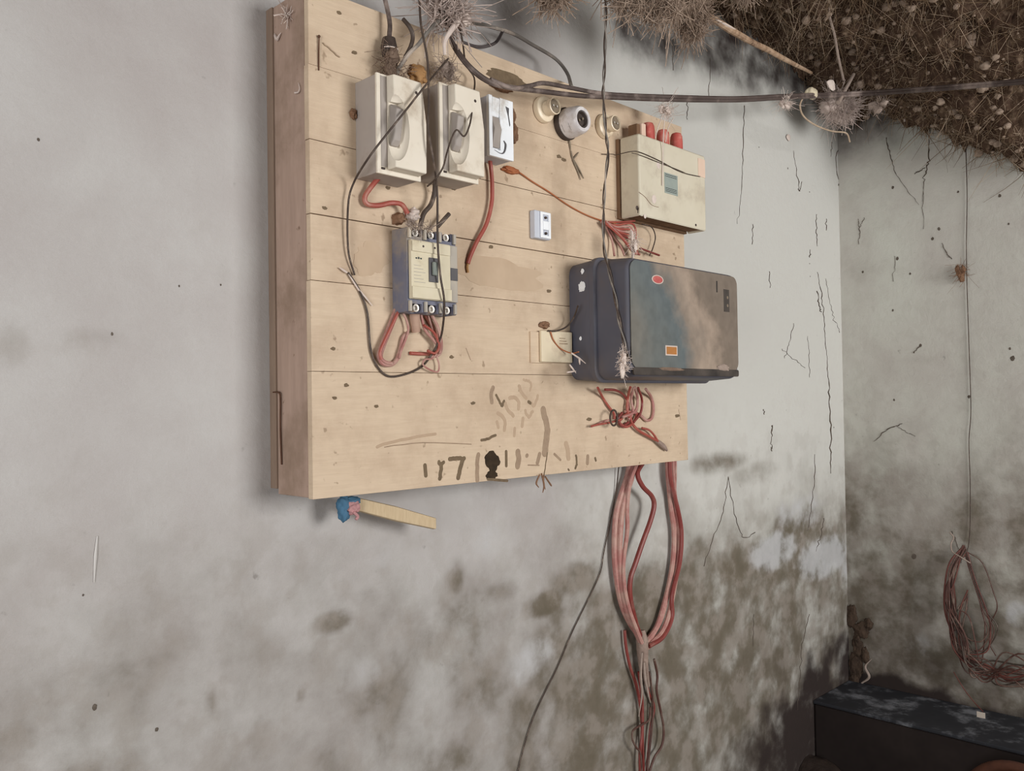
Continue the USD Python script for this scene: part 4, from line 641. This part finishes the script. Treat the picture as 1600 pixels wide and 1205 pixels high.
fluffy('cobweb_tuft', 'white lumpy cobweb tuft between cream box and starter', W(990, 377, T+.10), (.012, .010, .034), 46, 6, FLUFF, ln=(.008, .02))
fluffy('cobweb_tuft', 'white cobweb tuft at the lower end of the twisted hanging wire', W(974, 562, .318), (.013, .009, .034), 60, 7, FLUFF, ln=(.008, .022))
fluffy('cobweb_tuft', 'loose grey web on the overhead cable end by the right wall', RW(1465, 168, .14), (.02, .045, .03), 50, 8, FLUFFG, ln=(.02, .05))
fluffy('mud_nest', 'brown clotted web on the cord half way down the right wall', RW(1503, 425, .012), (.012, .016, .035), 40, 9, MUDB, ln=(.02, .05))
t = Thing('web_thread', 'pale web thread from overhead tuft down over the cream box', 'thread', W(1037, 190, T+.09)); t.add('thread', tube(Ws([(1040, 175, T+.085), (1037, 205, T+.08), (1036, 240, T+.072), (1035, 290, T+.071)]), .0014, 5), FLUFF); t.add('thread', tube(Ws([(1036, 178, T+.085), (1028, 200, T+.08), (1024, 216, T+.072)]), .0012, 5), FLUFF); t.add('thread', tube(Ws([(1052, 185, T+.08), (1044, 200, T+.075), (1040, 222, T+.072)]), .0012, 5), FLUFF)
def mudlump(label, px, py, size, seed, mat=MUD): Thing('mud_lump', label, 'mud', W(px, py, T), 'mud lumps on the board').add('lump', blob(W(px, py, T+.004), size, seed, .5, 2, 3), mat)
mudlump('ochre mud lump between the tops of the two grey switches', 653, 116, (.020, .012, .017), 21)
mudlump('orange mud lump under the small white switch', 797, 266, (.024, .008, .007), 22, WO)
mudlump('brown lump at the right edge of the white switch, upper', 800, 182, (.010, .006, .016), 23, MUDB)
mudlump('brown lump at the right edge of the white switch, lower', 803, 208, (.010, .008, .020), 24, MUDB)  # both brown lumps sit along the right edge of the switch
mudlump('dark mud on the top of the white switch', 783, 137, (.030, .010, .008), 25, MUDB)
mudlump('brown mud crumb left of the left grey switch', 552, 178, (.007, .006, .009), 26, MUDB)
mudlump('white plaster clot on the top left of the breaker', 641, 336, (.014, .022, .012), 27, FLUFF)
mudlump('brown dusty clot behind the left top corner of the breaker', 622, 342, (.012, .016, .012), 28, MUDB)
mudlump('brown dry clot on top of the cream plate', 851, 508, (.014, .010, .008), 29, MUDB)
patch(5, 792, 124, 34, 12, PAINTD, 'soot_mark', 30, .5)
for i, (lab, pts) in enumerate([('brown dry rootlet splayed below the white drum holder', [[(892, 236), (895, 248), (905, 265), (912, 279)], [(896, 248), (904, 238)], [(895, 250), (903, 268), (907, 281)], [(889, 215), (892, 238)]]), ('dry pale splinter at the left black wire on the board', [[(545, 428), (560, 452), (572, 466), (582, 478)], [(542, 426), (530, 418)]]), ('dry brown insect nest hanging from the lower board edge', [[(850, 742), (849, 752), (852, 765)], [(843, 742), (838, 755), (842, 762)], [(852, 745), (860, 757), (862, 760)], [(846, 740), (850, 758), (848, 770)]]), ('dry grass strands over the starter left edge by the plate', [[(893, 552), (905, 560), (915, 568)], [(905, 560), (906, 570)], [(890, 570), (900, 583)], [(886, 582), (900, 580)]])]):
    off = [T+.003, T+.004, T+.006, T+.07][i]
    wire('dry_root', lab, [Ws(s, off) for s in pts], [SOCK, FLUFF, MUDB, FLUFF][i], [(.0018, .0022, .0008)]*len(pts), 'dry plant')

# ------------------------------------------------------------------ split wood stick with rags under the board
t = Thing('wooden_stick', 'flat split wooden stick with blue and pink rag ends, tucked under the board', 'stick', W(600, 800, 0))
a, b = W(555, 788, .05), W(676, 818, .07); d = b-a; dz = np.array([0, 0, 1.])
v = [m3.Manifold.sphere(.002, 6).translate(tuple(p+q)) for p, w in ((a, .012), (a+d*.5, .014), (b, .011)) for q in (dz*w, -dz*w*.9, np.array([0, -.008, 0])+dz*w*.9, np.array([0, -.008, 0])-dz*w*.8)]
t.add('stick', m3.Manifold.batch_hull(v), SPLIT, 30)
t.add('blue_rag', blob(W(537, 795, .062), (.014, .010, .024), 31, .45, 1.8), BLUE, 40); t.add('blue_rag', blob(W(548, 783, .062), (.02, .010, .008), 33, .45, 1.8), BLUE, 40)
t.add('pink_rag', blob(W(551, 793, .068), (.014, .010, .013), 32, .5, 2), PINK, 40); t.add('pink_rag', tube(Ws([(552, 800, .075), (559, 807, .075), (556, 812, .075)]), .003, 8), PINK)

# ------------------------------------------------------------------ straw packed under the ceiling in the corner
BULGE = [(1030, 22, .36, .055), (1082, 48, .30, .045), (985, 5, .34, .05), (862, -2, .30, .035), (1060, 5, .33, .06), (1165, -12, .28, .045)]
BUL = [(W(px, py, o), r) for px, py, o, r in BULGE]
def zu(x, y):
    x, y = np.asarray(x, float), np.asarray(y, float)
    z = 2.735-0.10*sm(x, -.42, -.12)-0.30*sm(-y, .02, .75)*sm(x, -.75, -.05)-.03*sm(x, -.6, 0)-.03*sm(-y, .1, .6)+0.08*sm(x, -1.3, -2.2)
    n1 = meshkit.fbm(np.stack([x*11, y*11, 0*x], -1), 4, 2)-.5; n2 = meshkit.fbm(np.stack([x*34, y*34, 0*x+3], -1), 3, 6)-.5
    return np.minimum(z+n1*.15+n2*.09, RH-.004)
t = Thing('straw_thatch', 'thick brown mass of dusty straw and roots hanging under the ceiling corner', 'straw', (-1, -.6, RH), kind='stuff')
nx, ny = 330, 240; X, Y = np.meshgrid(np.linspace(-2.2, -.002, nx), np.linspace(-1.6, -.002, ny)); Z = zu(X, Y)
ed = np.minimum.reduce([sm(X, -2.2, -1.9), sm(Y, -1.6, -1.35)]); Z = RH-.003-(RH-.003-Z)*ed
i, j = np.meshgrid(np.arange(ny-1), np.arange(nx-1), indexing='ij'); a = (i*nx+j).ravel()
t.add('straw_bed', trimesh.Trimesh(np.stack([X.ravel(), Y.ravel(), Z.ravel()], 1), np.vstack([np.stack([a, a+nx+1, a+1], 1), np.stack([a, a+nx, a+nx+1], 1)]), process=False), BED, True, kind='stuff')
def straws(n, seed, rng, ln, r):
    g = np.random.default_rng(seed); P = np.stack([g.uniform(rng[0], rng[1], n), g.uniform(rng[2], rng[3], n)], 1); z = zu(P[:, 0], P[:, 1])
    d = g.normal(size=(n, 3)); d[:, 2] = -np.abs(d[:, 2])*g.choice([.25, 1.6], n, p=[.55, .45]); d /= np.linalg.norm(d, axis=1, keepdims=True)
    l = g.uniform(*ln, n)*g.choice([.6, 1, 1.6], n); bend = g.normal(size=(n, 3))*1.5; bend[:, 2] -= .35
    s = np.linspace(-.15, 1, 5); p = np.stack([P[:, 0], P[:, 1], z], 1)[:, None]+d[:, None]*(l[:, None]*s)[..., None]+bend[:, None]*(l[:, None]*s*s)[..., None]
    p[..., 0] = np.minimum(p[..., 0], -.004); p[..., 1] = np.minimum(p[..., 1], -.004)
    tg = np.gradient(p, axis=1); tg /= np.linalg.norm(tg, axis=2, keepdims=True)+1e-9
    A = np.cross(tg, np.array([.31, .52, .8])); A /= np.linalg.norm(A, axis=2, keepdims=True)+1e-9; Bn = np.cross(tg, A)
    rad = r*g.uniform(.5, 1.6, n)[:, None]*np.array([1, 1, .95, .8, .4]); v = []
    for k in range(3): v.append(p+rad[..., None]*(np.cos(k*2.0944)*A+np.sin(k*2.0944)*Bn))
    v = np.stack(v, 2); idx = np.arange(n*15).reshape(n, 5, 3); f = []
    for q in range(4):
        for k in range(3):
            a, b, c, e = idx[:, q, k], idx[:, q, (k+1) % 3], idx[:, q+1, (k+1) % 3], idx[:, q+1, k]; f += [np.stack([a, b, c], 1), np.stack([a, c, e], 1)]
    return trimesh.Trimesh(v.reshape(-1, 3), np.vstack(f), process=False)
t.add('straw_fibre', straws(11000, 1, (-1.9, -.01, -1.35, -.005), (.008, .026), .0007), STRAW, True, kind='stuff')
t.add('dark_fibre', straws(15000, 2, (-1.9, -.01, -1.4, -.005), (.008, .028), .0008), STRAWD, True, kind='stuff')
fr = [fibres(q+np.array([0, 0, r*.9]), (r, r, r*1.5), 620, 20+k, r=.0007, ln=(.014, .045), droop=.8, core=False) for k, (q, r) in enumerate(BUL)]
g = np.random.default_rng(17)
for q, r in BUL:
    for k in range(46):
        a = q+g.normal(size=3)*np.array([r, r, r])*.6; b = np.array([a[0]+g.normal()*.05, min(a[1]+g.normal()*.05, -.01), 2.76]); m_ = (a+b)/2+g.normal(size=3)*.02
        fr.append(tube([a, m_, b], .0008, 3, 4))
t.add('straw_fringe', cat(*fr), FRINGE, 60, kind='stuff')
g = np.random.default_rng(8); lumps = []
for k in range(700):
    x, y = g.uniform(-1.2, -.03), g.uniform(-1.0, -.02); lumps.append(blob((x, y, float(zu(x, y))-.004), (.003+.013*g.random()**2.2)*np.array([1, 1, .8]), k, .5, 1.6, 2))
t.add('dust_crumb', cat(*lumps), FRINGE, 60, kind='stuff')
t = Thing('bark_stick', 'pale peeling stick slanting out of the straw above the cable', 'stick', W(1200, 70, .15))
t.add('stick', tube(Ws([(1088, 15, .30), (1112, 28, .28), (1140, 46, .25), (1175, 66, .21), (1200, 78, .18), (1225, 92, .15), (1268, 114, .10)]), (.004, .008, .010, .0085, .0085, .008, .005), 10), BARK)
t.add('bark_flake', tube(Ws([(1118, 30, .288), (1140, 42, .262), (1160, 54, .236)]), (.002, .004, .001), 6), FLUFF)
wire('dusty_cord', 'dusty grey cord dropping from the straw to the overhead cable', [Ws([(1292, -10, .30), (1296, 25, .28), (1304, 55, .26), (1310, 90, .23), (1318, 125, .2)])], FLUFFG, .0042, 'cord')
for i, (px, py) in enumerate([(1414, 186), (1508, 186), (1520, 62), (1232, 215)]):
    P = W if px < 1300 else RW
    Thing('white_husk', ['white heart shaped husk below the overhead cable left of the cord', 'white husk beside the cord below the overhead cable', 'white husk high up in the straw at the right', 'white smudge of web on the back wall left of the corner'][i], 'husk', P(px, py, .03)).add('husk', blob(P(px, py, .03 if i < 3 else .004), (.010, .008, .012) if i != 3 else (.014, .003, .011), 40+i, .4, 1.5), FLUFF)

# ------------------------------------------------------------------ dark bottom right corner
t = Thing('black_plinth', 'oil blackened block with scuffed top along the foot of the right wall', 'plinth', (-.15, -.5, 0))
m = trimesh.Trimesh(*[tm(rbox(-.304, -.001, -1.15, -.001, 0, .405, .008)).vertices, tm(rbox(-.304, -.001, -1.15, -.001, 0, .405, .008)).faces], process=False)
t.add('block', rbox(-.304, -.001, -1.15, -.001, 0, .394, .008), SLABF, 30); t.add('top_slab', rbox(-.308, -.001, -1.15, -.001, .3943, .407, .003), SLAB, 30)
nx, ny = 70, 60; X, Y = np.meshgrid(np.linspace(-1.25, -.309, nx), np.linspace(-.85, -.002, ny))
H = .20*sm(X, -1.3, -.45)*sm(Y, -.8, -.1)+.10*(meshkit.fbm(np.stack([X*8, Y*8, 0*X], -1), 4, 4)-.5); H = np.maximum(H, .002)
H[0], H[:, 0] = .0005, .0005; i, j = np.meshgrid(np.arange(ny-1), np.arange(nx-1), indexing='ij'); a = (i*nx+j).ravel()
t = Thing('soot_heap', 'dark heap of soot and ash in the bottom right corner', 'heap', (-.6, -.3, 0), kind='stuff')
t.add('heap', trimesh.Trimesh(np.stack([X.ravel(), Y.ravel(), H.ravel()], 1), np.vstack([np.stack([a, a+1, a+nx+1], 1), np.stack([a, a+nx+1, a+nx], 1)]), process=False), HEAP, True)
t = Thing('peeled_clot', 'brown black peeled clot climbing the room corner above the plinth', 'clot', (-.01, -.03, .5))
for k, (px, py, ry, rz) in enumerate([(1330, 965, .022, .045), (1345, 985, .03, .03), (1340, 1010, .02, .04), (1338, 1040, .026, .05), (1352, 1025, .016, .03), (1335, 1065, .02, .03), (1357, 975, .016, .02)]):
    t.add('clot', blob(RW(px, py, .004), (.008, ry, rz), 60+k, .55, 2, 3), GUNK, 50)
t.add('plaster_edge', tube(RWs([(1346, 1068, .01), (1358, 1058, .012), (1352, 1042, .012), (1362, 1030, .01)]), (.003, .005, .004, .001), 6), FLUFFG)
t = Thing('rusty_wheel', 'dim rust brown iron wheel in the dark bottom right', 'wheel', (-.42, -.62, .25)); c = np.array([-.40, -.68, .24])
t.add('rim', tube([c+np.array([0, .15*math.cos(a), .15*math.sin(a)]) for a in np.linspace(0, 2*np.pi, 49)], .016, 10, smooth=False), RUST, 60)
for k in range(5):
    a = 2*np.pi*k/5+.3; t.add('spoke', tube([c, c+np.array([0, .14*math.cos(a), .14*math.sin(a)])], .009, 8, smooth=False), RUST)
t.add('hub', tube([c-np.array([.03, 0, 0]), c+np.array([.03, 0, 0])], .03, 14, smooth=False), RUST)
